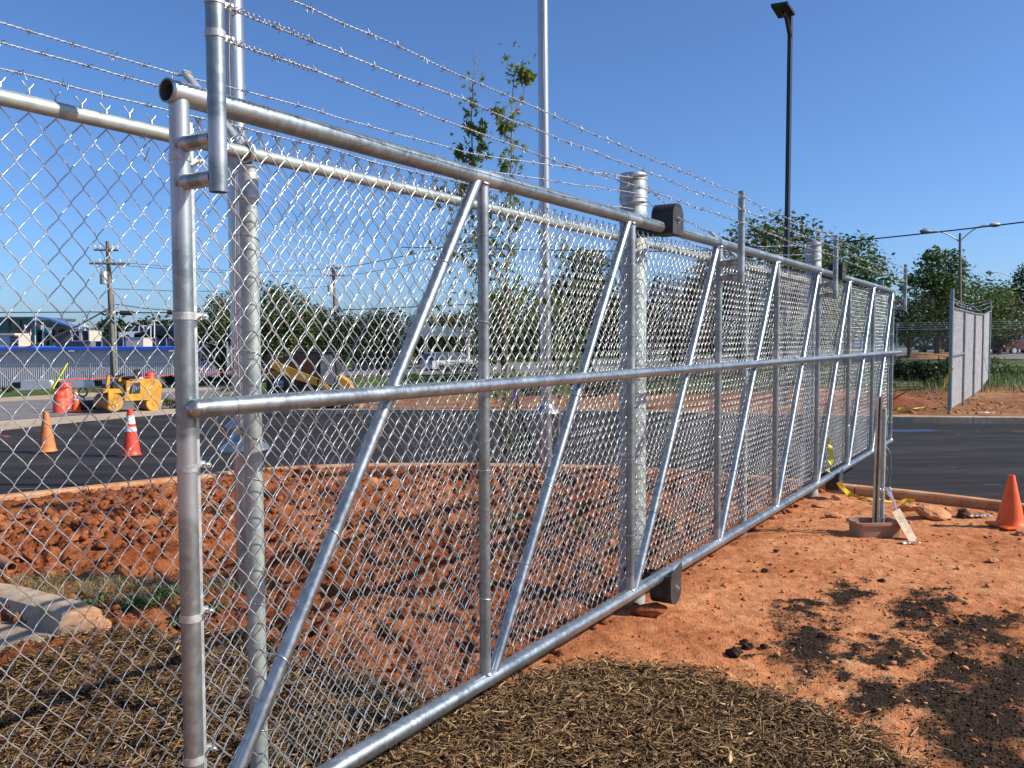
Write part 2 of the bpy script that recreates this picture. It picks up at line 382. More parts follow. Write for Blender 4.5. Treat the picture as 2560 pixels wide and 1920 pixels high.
def soilmask(x, y):
    p = PX(np.stack([x, y, np.zeros_like(x)], -1)); m = np.full(x.shape, -1.0)
    wx = (fbm(x, y, 5, 5, 31, .7) - .5) * 210; wy = (fbm(x, y, 5, 5, 47, .7) - .5) * 130
    for cx, cy, rx, ry in SOIL:
        d = np.sqrt(((p[..., 0] + wx - cx) / rx) ** 2 + ((p[..., 1] + wy - cy) / ry) ** 2)
        m = np.maximum(m, 1.35 - d)
    return np.clip(m, 0, 1)
def qof(x, y): return -x * CT + y * ST
def sof(x, y): return x * ST + y * CT
def gz(x, y):
    """height of the near clay ground"""
    x = np.asarray(x, float); y = np.asarray(y, float)
    q = qof(x, y)
    back = np.clip((q - 2.15) / .5, 0, 1)                        # loose tilled clay behind the gate
    kd = kerbY(x) - y
    h = (fbm(x, y, .7, 3, 3) - .5) * .05
    h = h + (1 - back) * ((fbm(x, y, 4, 5, 11) - .5) * .030 + (fbm(x, y, 17, 3, 12) - .5) * .020 - np.clip(.06 - np.abs(fbm(x, y, 5, 3, 77) - .5), 0, .06) * .12 - np.clip(.03 - np.abs(fbm(x, y, 2.3, 3, 97) - .5), 0, .03) * .25)
    rid = 1 - np.abs(fbm(x, y, 3.2, 4, 21) * 2 - 1)
    h = h + back * ((rid - .72) * .11 + (fbm(x, y, 8, 5, 22, .72) - .5) * .22 + (fbm(x, y, 1.1, 2, 26) - .45) * .20)
    right = np.clip((x - 1.5) / 1.5, 0, 1) * (1 - back)
    near = np.clip(kd / .9, 0, 1)
    h = h * (.35 + .65 * near) - (1 - near) * (.02 + .05 * right)
    mu = inpoly(x, y, MUL); h = np.where(inpoly(x, y, GUT), -.12, h)
    return np.where(mu, h * .5, h)
def nearz(X, Y):
    z = gz(X, Y)
    return np.where(Y > kerbY(X) + .03, -.35, z)
def axis(pairs):
    out = [pairs[0][0]]
    for (a, b, st) in pairs:
        n = max(1, int(round((b - a) / st))); out += list(a + (b - a) * np.arange(1, n + 1) / n)
    return np.array(out)
def grid2(name, xs, ys, zf, mat_, attrs):
    X, Y = np.meshgrid(xs, ys); Z = zf(X, Y); nx, ny = len(xs), len(ys)
    V = np.stack([X, Y, Z], -1).reshape(-1, 3); i = np.arange(nx * ny).reshape(ny, nx)
    F = np.stack([i[:-1, :-1], i[:-1, 1:], i[1:, 1:], i[1:, :-1]], -1).reshape(-1, 4)
    return link(name, meshdata(name, V, F, mat_, True, {k: f(X, Y).ravel() for k, f in attrs.items()}, ang=None))
g = grid2('clay_ground', axis([(-9, -4.5, .05), (-4.5, 5.2, .021), (5.2, 9, .05)]), axis([(.8, 2.8, .08), (2.8, 6.2, .019), (6.2, 9.5, .030), (9.5, 12.4, .04)]), nearz, M['clay'], {"soil": soilmask, "moist_shade": lambda x, y: np.clip((qof(x, y) - 2.0) / .5, 0, 1) * np.clip(.45 + 1.3 * (fbm(x, y, 1.3, 3, 61) - .2), 0, 1), "mulch": lambda x, y: inpoly(x, y, MUL) * 1.0})  # mask darkens the tilled clay: damp soil plus painted-in shade behind the gate
tag(g, 'bare red clay ground around the gate', None, None, 'structure')
# wide ground, everything else lies on or above it
mb = MB(); mb.add([(-900, -400, -4), (900, -400, -4), (900, 2500, -4), (-900, 2500, -4)], [(0, 1, 2, 3)])
g = obj('far_ground', mb, M['grass'], smooth=False); tag(g, kind='structure')
mb = MB(); mb.add([(-60, -40, -.40), (60, -40, -.40), (60, 12, -.40), (-60, 12, -.40)], [(0, 1, 2, 3)])
g = obj('ground_beneath', mb, M['clay'], smooth=False); tag(g, kind='structure')
mb = MB(); mb.add([(-60, -40, -.03), (60, -40, -.03), (60, .85, -.03), (-60, .85, -.03), (-60, 6, -.03), (-8.9, .85, -.03), (-8.9, 6, -.03), (8.9, .85, -.03), (8.9, 6, -.03), (60, 6, -.03)],
                  [(0, 1, 2, 3), (3, 5, 6, 4), (7, 2, 9, 8)])
g = obj('clay_ground_behind_camera', mb, M['clay'], smooth=False); tag(g, kind='structure')

def strip(name, near, far, m, sub=10, along=6, dz=0.0, label=None, nz=0.0):
    """a sheet between two polylines given as (px, py, depth)"""
    A = np.array([P(*p) for p in near]); B = np.array([P(*p) for p in far])
    ia = np.linspace(0, len(A) - 1, (len(A) - 1) * along + 1)
    def rs(Q): return np.stack([np.interp(ia, np.arange(len(Q)), Q[:, k]) for k in range(3)], -1)
    A, B = rs(A), rs(B); t = np.linspace(0, 1, sub + 1)[:, None, None]
    V = A[None] * (1 - t) + B[None] * t; V[..., 2] += dz
    if nz: V[1:-1, :, 2] += (fbm(V[1:-1, :, 0], V[1:-1, :, 1], .5, 4, 5) - .5) * nz
    n = len(ia); i = np.arange(n * (sub + 1)).reshape(sub + 1, n)
    F = np.stack([i[:-1, :-1], i[:-1, 1:], i[1:, 1:], i[1:, :-1]], -1).reshape(-1, 4)
    o = link(name, meshdata(name, V.reshape(-1, 3), F, m, True, ang=None)); tag(o, label, None, None, 'structure'); return o
# road between the two kerbs
xs = np.linspace(-30, 30, 181)
FARP = np.array([P(*p) for p in [(-2200, 1250, 11.5), (-600, 1112, 15.5), (0, 1076, 17.5), (220, 1052, 20.5), (453, 1033, 25), (650, 1036, 24.6), (1000, 1036, 24), (1500, 1040, 22), (2229, 1057, 18.6), (2560, 1060, 18.3), (3400, 1075, 17.5), (4600, 1100, 16.5)]])
fy = np.interp(xs, FARP[:, 0], FARP[:, 1]); fz = np.interp(xs, FARP[:, 0], FARP[:, 2])
ny_ = kerbY(xs); T = np.linspace(0, 1, 25)[:, None]
V = np.stack([np.broadcast_to(xs, (25, 181)), ny_ * (1 - T) + fy * T, -.13 * (1 - T) + fz * T], -1)
i = np.arange(25 * 181).reshape(25, 181); F = np.stack([i[:-1, :-1], i[:-1, 1:], i[1:, 1:], i[1:, :-1]], -1).reshape(-1, 4)
g = link('road', meshdata('road', V.reshape(-1, 3), F, M['asph'], True, ang=None)); tag(g, 'freshly laid black asphalt drive', None, None, 'structure')
def road_z(x, y):
    a = np.interp(x, xs, ny_); b = np.interp(x, xs, fy); c = np.interp(x, xs, fz); t = (y - a) / (b - a); return -.13 * (1 - t) + c * t
# faint chalk scuffs, red paint dab and a wet patch lying on the asphalt
def scuffs(name, items, m, label=None):
    mb = MB()
    for px, py, L, wd in items:
        c = G(px, py, -.17); 
        for _ in range(3):
            c = np.array([*c[:2], 0]); z = road_z(c[0], c[1]); c = G(px, py, z)
        z = road_z(c[0], c[1]) + .004
        n = 7; t = np.linspace(-.5, .5, n); hw = wd * (0.3 + np.array([random.random() for _ in t])); hw[0] = hw[-1] = .002
        x = c[0] + t * L; y = c[1] + np.array([random.uniform(-.02, .02) for _ in t])
        zz = road_z(x, y) + .005
        V = np.concatenate([np.stack([x, y - hw, zz], -1), np.stack([x, y + hw, road_z(x, y + hw) + .005], -1)])
        mb.add(V, [(k, k + 1, n + k + 1, n + k) for k in range(n - 1)])
    o = obj(name, mb, m, smooth=False); tag(o, label, None, None, 'structure')
M['chalk'] = mat('chalk_dust', (.22, .21, .20), .9, 0, .2, 20)
M['redp'] = mat('red_marking_paint', (.45, .06, .05), .8, 0, .2, 20)
M['wet'] = mat('bluish_sealer_patch', (.035, .045, .085), .45, 0, .2, 3)
scuffs('scuff_marks', [(60, 1222, .35, .02), (430, 1108, .5, .02), (560, 1092, .4, .02), (2443, 1078, .12, .02), (2398, 1087, .15, .012), (2545, 1080, .25, .02), (1985, 1130, .3, .01), (2370, 1170, .3, .008), (2480, 1212, .2, .008), (2300, 1240, .3, .008), (420, 1098, .7, .015)], M['chalk'])
scuffs('red_paint_mark', [(4, 1098, .35, .05)], M['redp'])
scuffs('sealer_patch', [(2262, 1077, 1.4, .22)], M['wet'])

# kerbs, in segments with open joints
def kerb(name, pts, zt, zb, wdt, m, seg=3.0, label=None, front=0, side=1):
    pts = np.asarray(pts, float); d = np.linalg.norm(np.diff(pts[:, :2], axis=0), axis=1); cum = np.concatenate([[0], np.cumsum(d)])
    root = bpy.data.objects.new(name, None); COL.objects.link(root); root.location = (float(pts[0][0]), float(pts[0][1]), 0.0)
    tag(root, label, None, None, 'structure'); a = 0.0
    while a < cum[-1] - .1:
        b = min(a + seg - .012, cum[-1]); t = np.linspace(a, b, 9)
        c = np.stack([np.interp(t, cum, pts[:, k]) for k in range(3)], -1)
        tg = np.gradient(c[:, :2], axis=0); tg /= np.linalg.norm(tg, axis=1)[:, None]; nm = np.stack([-tg[:, 1], tg[:, 0]], -1) * side
        bev = .02; V = []; prof = [(0, zb), (0, zt - bev), (bev, zt), (wdt - bev, zt), (wdt, zt - bev), (wdt, zb)]
        for u, z in prof: V.append(np.column_stack([c[:, :2] + nm * u, c[:, 2] + z]))
        V = np.stack(V, 1).reshape(-1, 3); F = []
        for i_ in range(8):
            for k in range(5): F.append((i_ * 6 + k, i_ * 6 + k + 1, i_ * 6 + 7 + k, i_ * 6 + 6 + k))
        F += [tuple(range(6)), tuple(reversed(range(48, 54)))]
        q = MB().add(V, F); obj('kerb_stone', q, m, root); a += seg
    return root
nk = np.column_stack([NK, np.zeros(len(NK))]); nk = nk[(nk[:, 0] > -14) & (nk[:, 0] < 12)]
tt = np.linspace(0, 1, 120); cc = np.concatenate([[0], np.cumsum(np.linalg.norm(np.diff(nk[:, :2], axis=0), axis=1))])
nks = np.stack([np.interp(tt * cc[-1], cc, nk[:, k]) for k in range(3)], -1)
for _ in range(6): nks[1:-1] = (nks[:-2] + nks[1:-1] * 2 + nks[2:]) / 4
kerb('near_kerb', nks, .025, -.30, .16, M['kerbs'], 2.4, 'clay stained concrete kerb round the near edge of the asphalt')
fk = FARP[(FARP[:, 0] > -10) & (FARP[:, 0] < 26)]
kerb('far_kerb', [P(453, 1034, 25)] + [p + np.array([0, .02, 0]) for p in fk[1:]], .15, -.25, .16, M['kerbm'], 3.0, 'concrete kerb along the far side of the asphalt')

# left hand distance: apron, old road, kerb, grass, falling ground
S0 = [(-900, 1135, 13.8), (0, 1076, 17.45), (220, 1052, 20.4), (453, 1034, 24.9), (700, 1034, 25.2)]
S1 = [(-900, 1090, 18), (0, 1051, 22), (220, 1036, 26), (453, 1018, 31), (700, 1012, 33)]
S2 = [(-900, 1015, 40), (0, 1004, 43), (220, 993, 45), (453, 978, 46), (700, 968, 48)]
S3 = [(-900, 1002, 44), (0, 994, 47), (220, 982, 49), (453, 966, 50), (700, 958, 52)]
S4 = [(-900, 985, 56), (0, 978, 58), (220, 968, 60), (453, 952, 62), (700, 947, 62)]
strip('concrete_apron', S0, S1, M['apron'], dz=-.01, label='dusty concrete apron beyond the asphalt')
strip('side_road', S1, S2, M['oldasph'], label='worn asphalt side road')
strip('pale_kerb_strip', S2, S3, M['kerbm'], label='pale concrete gutter strip at the grass')
strip('grass_verge', S3, S4, M['grass'], label='green grass verge before the grey building', nz=.1)
strip('lower_parking_lot', [(-900, 1010, 56.5), (0, 1000, 58.5), (453, 985, 62.5), (700, 975, 62.5)], [(-900, 985, 110), (0, 975, 110), (453, 965, 110), (700, 955, 110)], M['oldasph'], label='asphalt lot lower than the verge')
# middle and right distance
N0 = [(640, 1022, 25.0), (1000, 1021, 24.4), (1500, 1024, 22.4), (2229, 1039, 18.85), (2560, 1041, 18.55), (3900, 1060, 17.2)]
N1 = [(640, 998, 31), (1000, 990, 33), (1500, 985, 33), (2229, 972, 31), (2560, 958, 31), (3900, 960, 31)]
N2 = [(640, 958, 48), (1000, 942, 50), (1500, 932, 50), (2229, 921, 46), (2560, 921, 44), (3900, 921, 44)]
N2b = [(640, 956, 52), (1000, 938, 54), (1500, 928, 54), (2229, 902, 54), (2560, 901, 52), (3900, 901, 52)]
N3 = [(640, 932, 85), (1000, 915, 88), (1500, 900, 90), (2229, 870, 95), (2560, 868, 95), (3900, 868, 95)]
N4 = [(640, 880, 400), (1000, 875, 400), (1500, 872, 400), (2229, 858, 420), (2560, 856, 420), (3900, 856, 420)]
strip('clay_verge', N0, N1, M['dirt'], 24, 12, nz=.25, label='straw strewn red clay beyond the far kerb')
strip('rough_grass', N1, N2, M['grass'], nz=.15, label='rough grass behind the clay')
strip('grass_bank', N2, N2b, M['grass'], label='mown grass bank')
strip('parking_lot', N2b, N3, M['oldasph'], label='grey asphalt parking lot')
strip('far_grass', N3, N4, M['grass'], label='far grass')
kerb('lot_kerb', [P(2150, 922, 46.2), P(2560, 921, 44), P(3000, 921, 44)], .15, -.2, .25, M['kerbm'], 6, 'pale kerb beyond the shrubs')
kerb('lot_kerb', [P(2150, 903, 54.1), P(2560, 902, 52), P(3000, 902, 52)], .15, -.2, .25, M['kerbm'], 6, 'pale kerb at the parking lot edge')

# ================================================================== chain link fabric
PITCH_M = 0.0716
def fabric(s0, s1, q, z0, z1, r=.0019, sides=4, per=3, p=PITCH_M, pv=.0885, top='knuckle', dq=.0050, seed=1, zfun=None):
    nW = int(round((s1 - s0) / (p / 2))); nh = int(round((z1 - z0) / (pv / 2))); z0 = z1 - nh * pv / 2
    fr = np.arange(nh * per + 1) / per; ph = fr % 2.0
    tri = np.where(ph < 1, 1 - 2 * ph, -3 + 2 * ph)           # +1 at even bends, -1 at odd
    sm = np.sin(tri * math.pi / 2); xo = (tri * .84 + sm * .16) * (p / 4 + .0016)
    dq_ = np.sin(ph * math.pi); dq_ = np.sign(dq_) * np.abs(dq_) ** .7 * dq
    zz = z1 - fr * pv / 2
    if top == 'knuckle':
        xo = np.concatenate([[-.004 + xo[0], .010 + xo[0], .009 + xo[0], .002 + xo[0]], xo]); dq_ = np.concatenate([[.009, .008, 0, -.002], dq_])
        zz = np.concatenate([[z1 - .030, z1 - .004, z1 + .010, z1 + .011], zz])
    Wn = np.arange(nW); n = len(zz); sg = np.where(Wn % 2 == 0, 1, -1)[:, None]      # neighbours are half a turn apart and hook into each other
    C = np.zeros((nW, n, 3)); C[..., 0] = s0 + p / 4 + Wn[:, None] * p / 2 + xo * sg; C[..., 1] = q + dq_ * sg; C[..., 2] = zz
    C[..., 1] += (fbm(C[..., 0], C[..., 2], 1.7, 2, seed) - .5) * .012
    C[..., 0] += (fbm(C[..., 2] + 5, C[..., 0], 2.2, 2, seed + 3) - .5) * .008
    C[..., 2] += (fbm(C[..., 0], C[..., 2] + 9, 1.5, 2, seed + 5) - .5) * .008
    if zfun is not None: C[..., 2] += zfun(C[..., 0])
    return C
def tubes(C, r, sides):
    """batch of polylines (W,n,3) as tubes"""
    Wn, n, _ = C.shape
    t = np.gradient(C, axis=1); t /= np.linalg.norm(t, axis=2)[..., None] + 1e-12
    a = np.zeros_like(t); a[..., 1] = 1; a -= t * (a * t).sum(-1)[..., None]; a /= np.linalg.norm(a, axis=2)[..., None] + 1e-9; b = np.cross(t, a)
    ang = np.arange(sides) * 2 * math.pi / sides
    V = C[:, :, None] + r * (np.cos(ang)[:, None] * a[:, :, None] + np.sin(ang)[:, None] * b[:, :, None])
    i = np.arange(Wn * n * sides).reshape(Wn, n, sides); k = np.roll(i, -1, 2)
    F = np.stack([i[:, :-1], k[:, :-1], k[:, 1:], i[:, 1:]], -1).reshape(-1, 4)
    return V.reshape(-1, 3), F
def fabric_obj(name, parent, C, r, sides, m):
    V, F = tubes(C, r, sides); V = WA(V) - np.array(root_of(parent).location)
    return link(name, meshdata(name, V, F, m, True, ang=None), parent)
def barbed(name, parent, pts, m, seed=0, space=.127, fine=True, r=.0016):
    """two twisted strands with four-point barbs along a polyline of (s,q,z)"""
    pts = np.asarray(pts, float); d = np.concatenate([[0], np.cumsum(np.linalg.norm(np.diff(pts, axis=0), axis=1))]); L = d[-1]
    rg = np.random.default_rng(seed); step = .008 if fine else .03; n = int(L / step) + 1; t = np.linspace(0, L, n)
    c = np.stack([np.interp(t, d, pts[:, k]) for k in range(3)], -1)
    c[:, 2] += (fbm(t, t * 0, 3.0, 2, seed + 50) - .5) * .016; c[:, 1] += (fbm(t, t * 0, 2.5, 2, seed + 70) - .5) * .014
    V0, F0, off = [], [], 0; hel = 2 * math.pi / .045
    for k in (0, 1):
        a = t * hel + k * math.pi; h = c.copy(); h[:, 1] += np.cos(a) * r * 1.15; h[:, 2] += np.sin(a) * r * 1.15
        v, f = tubes(h[None], r, 4); V0.append(v); F0.append(f + off); off += len(v)
    B = []; nb = int(L / space)
    for k in range(nb):
        tb = (k + rg.uniform(.38, .62)) * space; cb = np.array([np.interp(tb, t, c[:, j]) for j in range(3)])
        for j in (0, 1):
            a0 = rg.uniform(0, 6.28); m_ = 9; u = np.linspace(0, 1, m_); a = a0 + u * 2.4 * math.pi
            w_ = np.zeros((m_ + 2, 3)); w_[1:-1] = np.stack([(u - .5) * .010 + (j - .5) * .010, np.cos(a) * .0042, np.sin(a) * .0042], -1)
            for e, i0, sg in ((0, a0, -1), (-1, a0 + 2.4 * math.pi, 1)):
                tg = np.array([rg.uniform(-.45, .45), -math.sin(i0) * sg, math.cos(i0) * sg]); w_[e] = w_[1 if e == 0 else -2] + tg * rg.uniform(.013, .019)
            B.append(w_ + cb)
    if B:
        v, f = tubes(np.array(B), .00125, 4); V0.append(v); F0.append(f + off); off += len(v)
    V = WA(np.concatenate(V0)) - np.array(root_of(parent).location)
    return link(name, meshdata(name, V, np.concatenate(F0), m, True, ang=None), parent)

# ================================================================== the sliding gate
GQ = 2.01; S_0 = 1.478; BAY = 1.431; SN = [S_0 + BAY * k for k in range(9)]
ZT, ZB, ZM = 2.325, .235, 1.480
gate = thing('sliding_gate', W(SN[0], GQ, 0), 'long welded pipe sliding gate with diagonal braces and barbed wire, filling the foreground', 'gate')
sp_t = [(SN[k] - (SN[0] - .035), .07) for k in range(0, 9)]
mb = MB(); mb.pipe(W(SN[0] - .038, GQ, ZT), W(SN[8] + .03, GQ, ZT), .0325, 20, hollow=(True, False), spray=sp_t); obj('top_rail', mb, M['galv'], gate)
mb = MB(); mb.pipe(W(SN[0] - .03, GQ, ZB), W(SN[8] + .05, GQ, ZB), .0335, 20, hollow=(False, False), spray=[(a, .09) for a, b in sp_t]); obj('bottom_rail', mb, M['galv_b'], gate)
mb = MB(); MQ = GQ - .050
mb.pipe(W(SN[0] - .004, MQ, ZM), W(SN[8] + .37, MQ, ZM - .005), .0265, 20, hollow=(False, True), spray=[(.14, .07)] + [(SN[k] - SN[0], .05) for k in range(1, 9)])
mb.lathe(W(SN[0] - .006, MQ, ZM), [(.001, -.0265), (.012, -.024), (.021, -.016), (.0265, 0), (.0265, .004), (.021, .016), (.012, .024), (.001, .0265)], 14)
obj('middle_rail', mb, M['galv_b'], gate)
for s_ in (SN[0] + .115, SN[1] + .17, SN[2] + .16, SN[4] + .35, SN[5] + .3, SN[7] + .2):
    mb = MB(); mb.pipe(W(s_, MQ, ZM), W(s_ + .006, MQ, ZM), .0278, 20, step=.01); obj('rail_joint', mb, M['galv_b'], gate)
for k in range(1, 9):
    mb = MB()
    c = W(SN[k], GQ, ZB + .031); g_ = np.linspace(0, 2 * math.pi, 15)[:-1]
    ring = np.stack([c[0] + np.cos(g_) * .0275, c[1] + np.sin(g_) * .0275, c[2] + .004 * np.abs(np.cos(g_ - 1)) - .012 * np.abs(np.sin(g_ + TH))], -1)
    mb.tube(ring, .0055, 6, closed=True); obj('weld_bead', mb, M['galv_b'], gate); mb = MB()
    c = W(SN[k] - .003, GQ, ZT - .031); ring = np.stack([c[0] + np.cos(g_) * .0265, c[1] + np.sin(g_) * .0265, c[2] + .010 * np.abs(np.sin(g_ + TH))], -1)
    mb.tube(ring, .005, 6, closed=True); obj('weld_bead', mb, M['galv_b'], gate)
ups = []
for k in range(9):
    r_ = .0268 if k == 0 else .0236
    mb = MB(); mb.pipe(W(SN[k], GQ, ZB + (.02 if k else -.2)), W(SN[k], GQ, ZT - .02), r_, 18, spray=[(.0, .07), (ZM - ZB, .06 if k else .10), (ZT - ZB, .12 if k else .16)] + ([(ZT - ZB + .1, .2)] if not k else []))
    ups.append(obj('end_post' if k in (0, 8) else 'upright', mb, M['galv'], gate))
dgs = []
for k in range(1, 9):
    a = W(SN[k - 1] + (.055 if k > 1 else .05), GQ - .002, ZB + .02); b = W(SN[k] - .050, GQ - .002, ZT - .022); L = np.linalg.norm(b - a)
    mb = MB(); mb.pipe(a, b, .0232, 18, spray=[(0, .06), (L, .10)]); dgs.append((a, b, obj('diagonal_brace', mb, M['galv_b'], gate)))
fabric_obj('chain_link_fabric', gate, fabric(SN[0] + .055, SN[8] - .02, GQ + .040, .30, 2.272), .00195, 5, M['wire'])
# tie wires round uprights and braces
def tie(c, axis, r, parent, name='tie_wire', slope=.012, tail=.045):
    ax = np.asarray(axis, float); ax /= np.linalg.norm(ax); qv = W(0, 1, 0); sv = np.cross(ax, qv); sv /= np.linalg.norm(sv); qv = np.cross(sv, ax)
    if np.dot(qv, W(0, 1, 0)) < 0: qv = -qv
    g_ = np.linspace(math.pi * .75, math.pi * 2.25, 13); pts = [c + sv * math.cos(a) * (r + .002) + qv * math.sin(a) * (r + .002) + ax * slope * math.cos(a) for a in g_]
    pts = [pts[0] - sv * tail * .3 + qv * tail * .8] + pts + [pts[-1] + sv * tail * .3 + qv * tail * .8]
    mb = MB(); mb.tube(pts, .0018, 5); return obj(name, mb, M['wire'], parent)
for k in range(1, 9):
    for z in ([.62, 1.05, 1.66, 2.02] if k < 8 else [.6, 1.1, 1.7, 2.05]): tie(W(SN[k], GQ, z + random.uniform(-.08, .08)), (0, 0, 1), .0236, ups[k], slope=random.uniform(-.008, .012))
for a, b, o in dgs:
    for t in (.2, .38, .57, .83): tie(a + (b - a) * (t + random.uniform(-.03, .03)), b - a, .0232, o, slope=random.uniform(-.004, .012))
# tension bars with bands and bolts
for kk, dsg in ((0, 1), (8, -1)):
    mb = MB(); c = W(SN[kk] + .052 * dsg, GQ + .028, (ZT - .06 + ZB + .05) / 2)
    rot = np.array([[ST, -CT, 0], [CT, ST, 0], [0, 0, 1]]); mb.bevbox(c, (.020, .006, ZT - ZB - .10), .001, rot); obj('tension_bar', mb, M['band'], gate)
    for z in (2.155, 1.73, 1.315, .90, .50):
        mb = MB(); r_ = .0268 if kk == 0 else .0236
        c = W(SN[kk], GQ, z); mb.pipe(c - [0, 0, .010], c + [0, 0, .010], r_ + .0022, 20, step=.02)
        mb.bevbox(W(SN[kk] + .048 * dsg, GQ + .020, z), (.052, .003, .020), .0008, rot)
        bd = obj('tension_band', mb, M['band'], gate)
        mb = MB(); a = W(SN[kk] + .068 * dsg, GQ + .030, z); b = W(SN[kk] + .068 * dsg, GQ - .012, z); mb.tube([a, b], .0035, 8)
        mb.tube([W(SN[kk] + .068 * dsg, GQ + .004, z), W(SN[kk] + .068 * dsg, GQ - .004, z)], .0085, 6); mb.tube([W(SN[kk] + .068 * dsg, GQ + .030, z), W(SN[kk] + .068 * dsg, GQ + .036, z)], .009, 10)
        obj('bolt', mb, M['bolt'], bd)
# stand-off posts that carry the barbed wire
BQ = GQ - .154
for k, ztop in ((0, 2.675), (3, 2.665), (5, 2.655), (8, 2.69)):
    mb = MB(); sb = SN[k] + (.0 if k < 8 else .02)
    mb.pipe(W(sb, BQ, 2.048), W(sb, BQ, ztop), .0238, 20, hollow=(True, True), spray=[(.13, .04)]); bp_ = obj('barb_post', mb, M['galv'], gate)
    for z in (2.188, 2.087):
        mb = MB(); mb.pipe(W(sb, GQ - .02, z), W(sb, BQ + .015, z), .0215, 18, step=.02, spray=[(.0, .03), (.12, .03)])
        ring = [W(sb + math.cos(a) * .0245, GQ - .024 + .012 * abs(math.cos(a)), z + math.sin(a) * .0225) for a in np.linspace(0, 2 * math.pi, 14, endpoint=False)]
        mb.tube(ring, .004, 6, closed=True); obj('stand_off_arm', mb, M['galv'], gate)
    for z in (2.615, 2.535, 2.45):
        mb = MB(); c = W(sb, BQ, z)
        if k == 0: mb.pipe(c - [0, 0, .009], c + [0, 0, .009], .0262, 20, step=.02); mb.bevbox(W(sb + .038, BQ, z), (.030, .003, .018), .0008, rot); mb.tube([W(sb + .044, BQ - .016, z), W(sb + .044, BQ + .016, z)], .0045, 8)
        else: mb.pipe(c - [0, 0, .003], c + [0, 0, .003], .0258, 16, step=.02)
        obj('wire_clip', mb, M['band'], bp_)
mb = MB(); mb.pipe(W(SN[8] - .12, GQ + .12, 2.30), W(SN[8] - .12, GQ + .12, 2.48), .0238, 14, hollow=(False, True)); mb.pipe(W(SN[8] - .12, GQ + .12, 2.31), W(SN[8] - .1, GQ, 2.325), .018, 12); obj('stop_stub', mb, M['galv'], gate)
for j, z in enumerate((2.615, 2.535, 2.447)):
    sg = [(SN[0] - .02 + .04, BQ, z)] + [(SN[k], BQ - .01 + random.uniform(-.015, .015), z + random.uniform(-.018, .012)) for k in (1, 2)] + [(SN[3], BQ - .026, z)] + [(SN[4], BQ - .02, z - .012)] + [(SN[5], BQ - .026, z - .005), (SN[6], BQ - .02, z - .02), (SN[8] + .02, BQ - .024, z + .01)]
    barbed('barbed_wire', gate, sg, M['barb'], 10 + j)
    if j:
        # hand-wound end of the strand near the first post
        t = np.linspace(0, 1, 110); a = t * 2 * math.pi * 17
        c = np.stack([SN[0] + .045 + t * .30, BQ + np.cos(a) * (.006 + .002 * np.sin(a * 3.7)), z + np.sin(a) * (.006 + .003 * np.sin(a * 2.3))], -1)
        v, f = tubes(c[None], .0015, 5); V = WA(v) - np.array(gate.location); link('wire_wrap', meshdata('wire_wrap', V, f, M['barb'], True, ang=None), gate)

# ================================================================== fixed fence behind the gate
FQ = 2.262; FZ = 2.276
ff = thing('chain_link_fence', W(1.92, FQ, 0), 'fixed chain link fence with angled barb arms just behind the sliding gate', 'fence')
mb = MB(); mb.pipe(W(-2.2, FQ, FZ), W(9.42, FQ, FZ), .0212, 16, step=.2); obj('top_rail', mb, M['galv_d'], ff)
fabric_obj('chain_link_fabric', ff, fabric(-1.6, 9.35, FQ + .026, .04, 2.262, top='twist', seed=9), .0019, 4, M['wire'])
# twisted, forked ends standing above the rail
tw = []; u = np.linspace(0, 1, 11)
for k in range(int((9.35 + 1.6) / PITCH_M)):
    s_ = -1.6 + PITCH_M * (k + .5); hh = random.uniform(.9, 1.1)
    for j in (0, 1):
        a = u * 2 * math.pi * 1.6 + j * math.pi; p_ = np.stack([s_ + np.cos(a) * .0024, FQ + .026 + np.sin(a) * .0024, 2.262 + u * .058 * hh], -1)
        e = p_[-1] + np.array([[(.007 if j else -.007), 0, .006], [(.014 if j else -.014), random.uniform(-.004, .004), .016]]); tw.append(np.concatenate([p_, e]))
v, f = tubes(np.array(tw), .0018, 4); V = WA(v) - np.array(ff.location); o = link('twisted_wire_ends', meshdata('twisted_wire_ends', V, f, M['wire'], True, ang=None), ff); o['kind'] = 'stuff'
FPOSTS = []
for s_ in (-1.13, 1.92, 7.15):
    mb = MB(); mb.pipe(W(s_, FQ, -.1), W(s_, FQ, 2.235), .0300, 18, step=.1); post = obj('fence_post', mb, M['galv_d'], ff); FPOSTS.append(post)
    mb = MB(); mb.lathe(W(s_, FQ, 0), [(.0335, 2.125), (.0355, 2.130), (.0355, 2.137), (.0325, 2.142), (.0325, 2.185), (.030, 2.21), (.025, 2.235)], 20)
    ring = [W(s_, FQ + math.cos(a) * .028, FZ + math.sin(a) * .030) for a in np.linspace(0, 2 * math.pi, 20, endpoint=False)]
    mb.tube(ring, .0095, 8, closed=True)
    cap = obj('loop_cap', mb, M['band'], ff)
    dv = (W(0, 1, 0) + np.array([0, 0, 1.0])) / math.sqrt(2); nv = (W(0, -1, 0) + np.array([0, 0, 1.0])) / math.sqrt(2); sv = W(1, 0, 0)
    rr_ = np.stack([sv, nv, dv], 1); a = W(s_, FQ + .03, FZ + .03)
    mb = MB(); mb.bevbox(a + dv * .195, (.030, .020, .41), .004, rr_)
    for t in (.13, .26, .39): mb.box(a + dv * t + nv * .009, (.034, .008, .008), rr_)
    obj('barb_arm', mb, M['band'], ff)
    mb = MB(); mb.prism([W(s_ - .002, FQ + .01, FZ + .03), W(s_ - .002, FQ + .12, FZ + .11), W(s_ - .002, FQ + .13, FZ - .02), W(s_ - .002, FQ + .02, FZ - .06)], sv * .006); obj('arm_gusset', mb, M['galv_d'], ff)
for z in (.35, .78, 1.2, 1.62, 2.0): tie(W(1.92, FQ, z), (0, 0, 1), .030, FPOSTS[1])
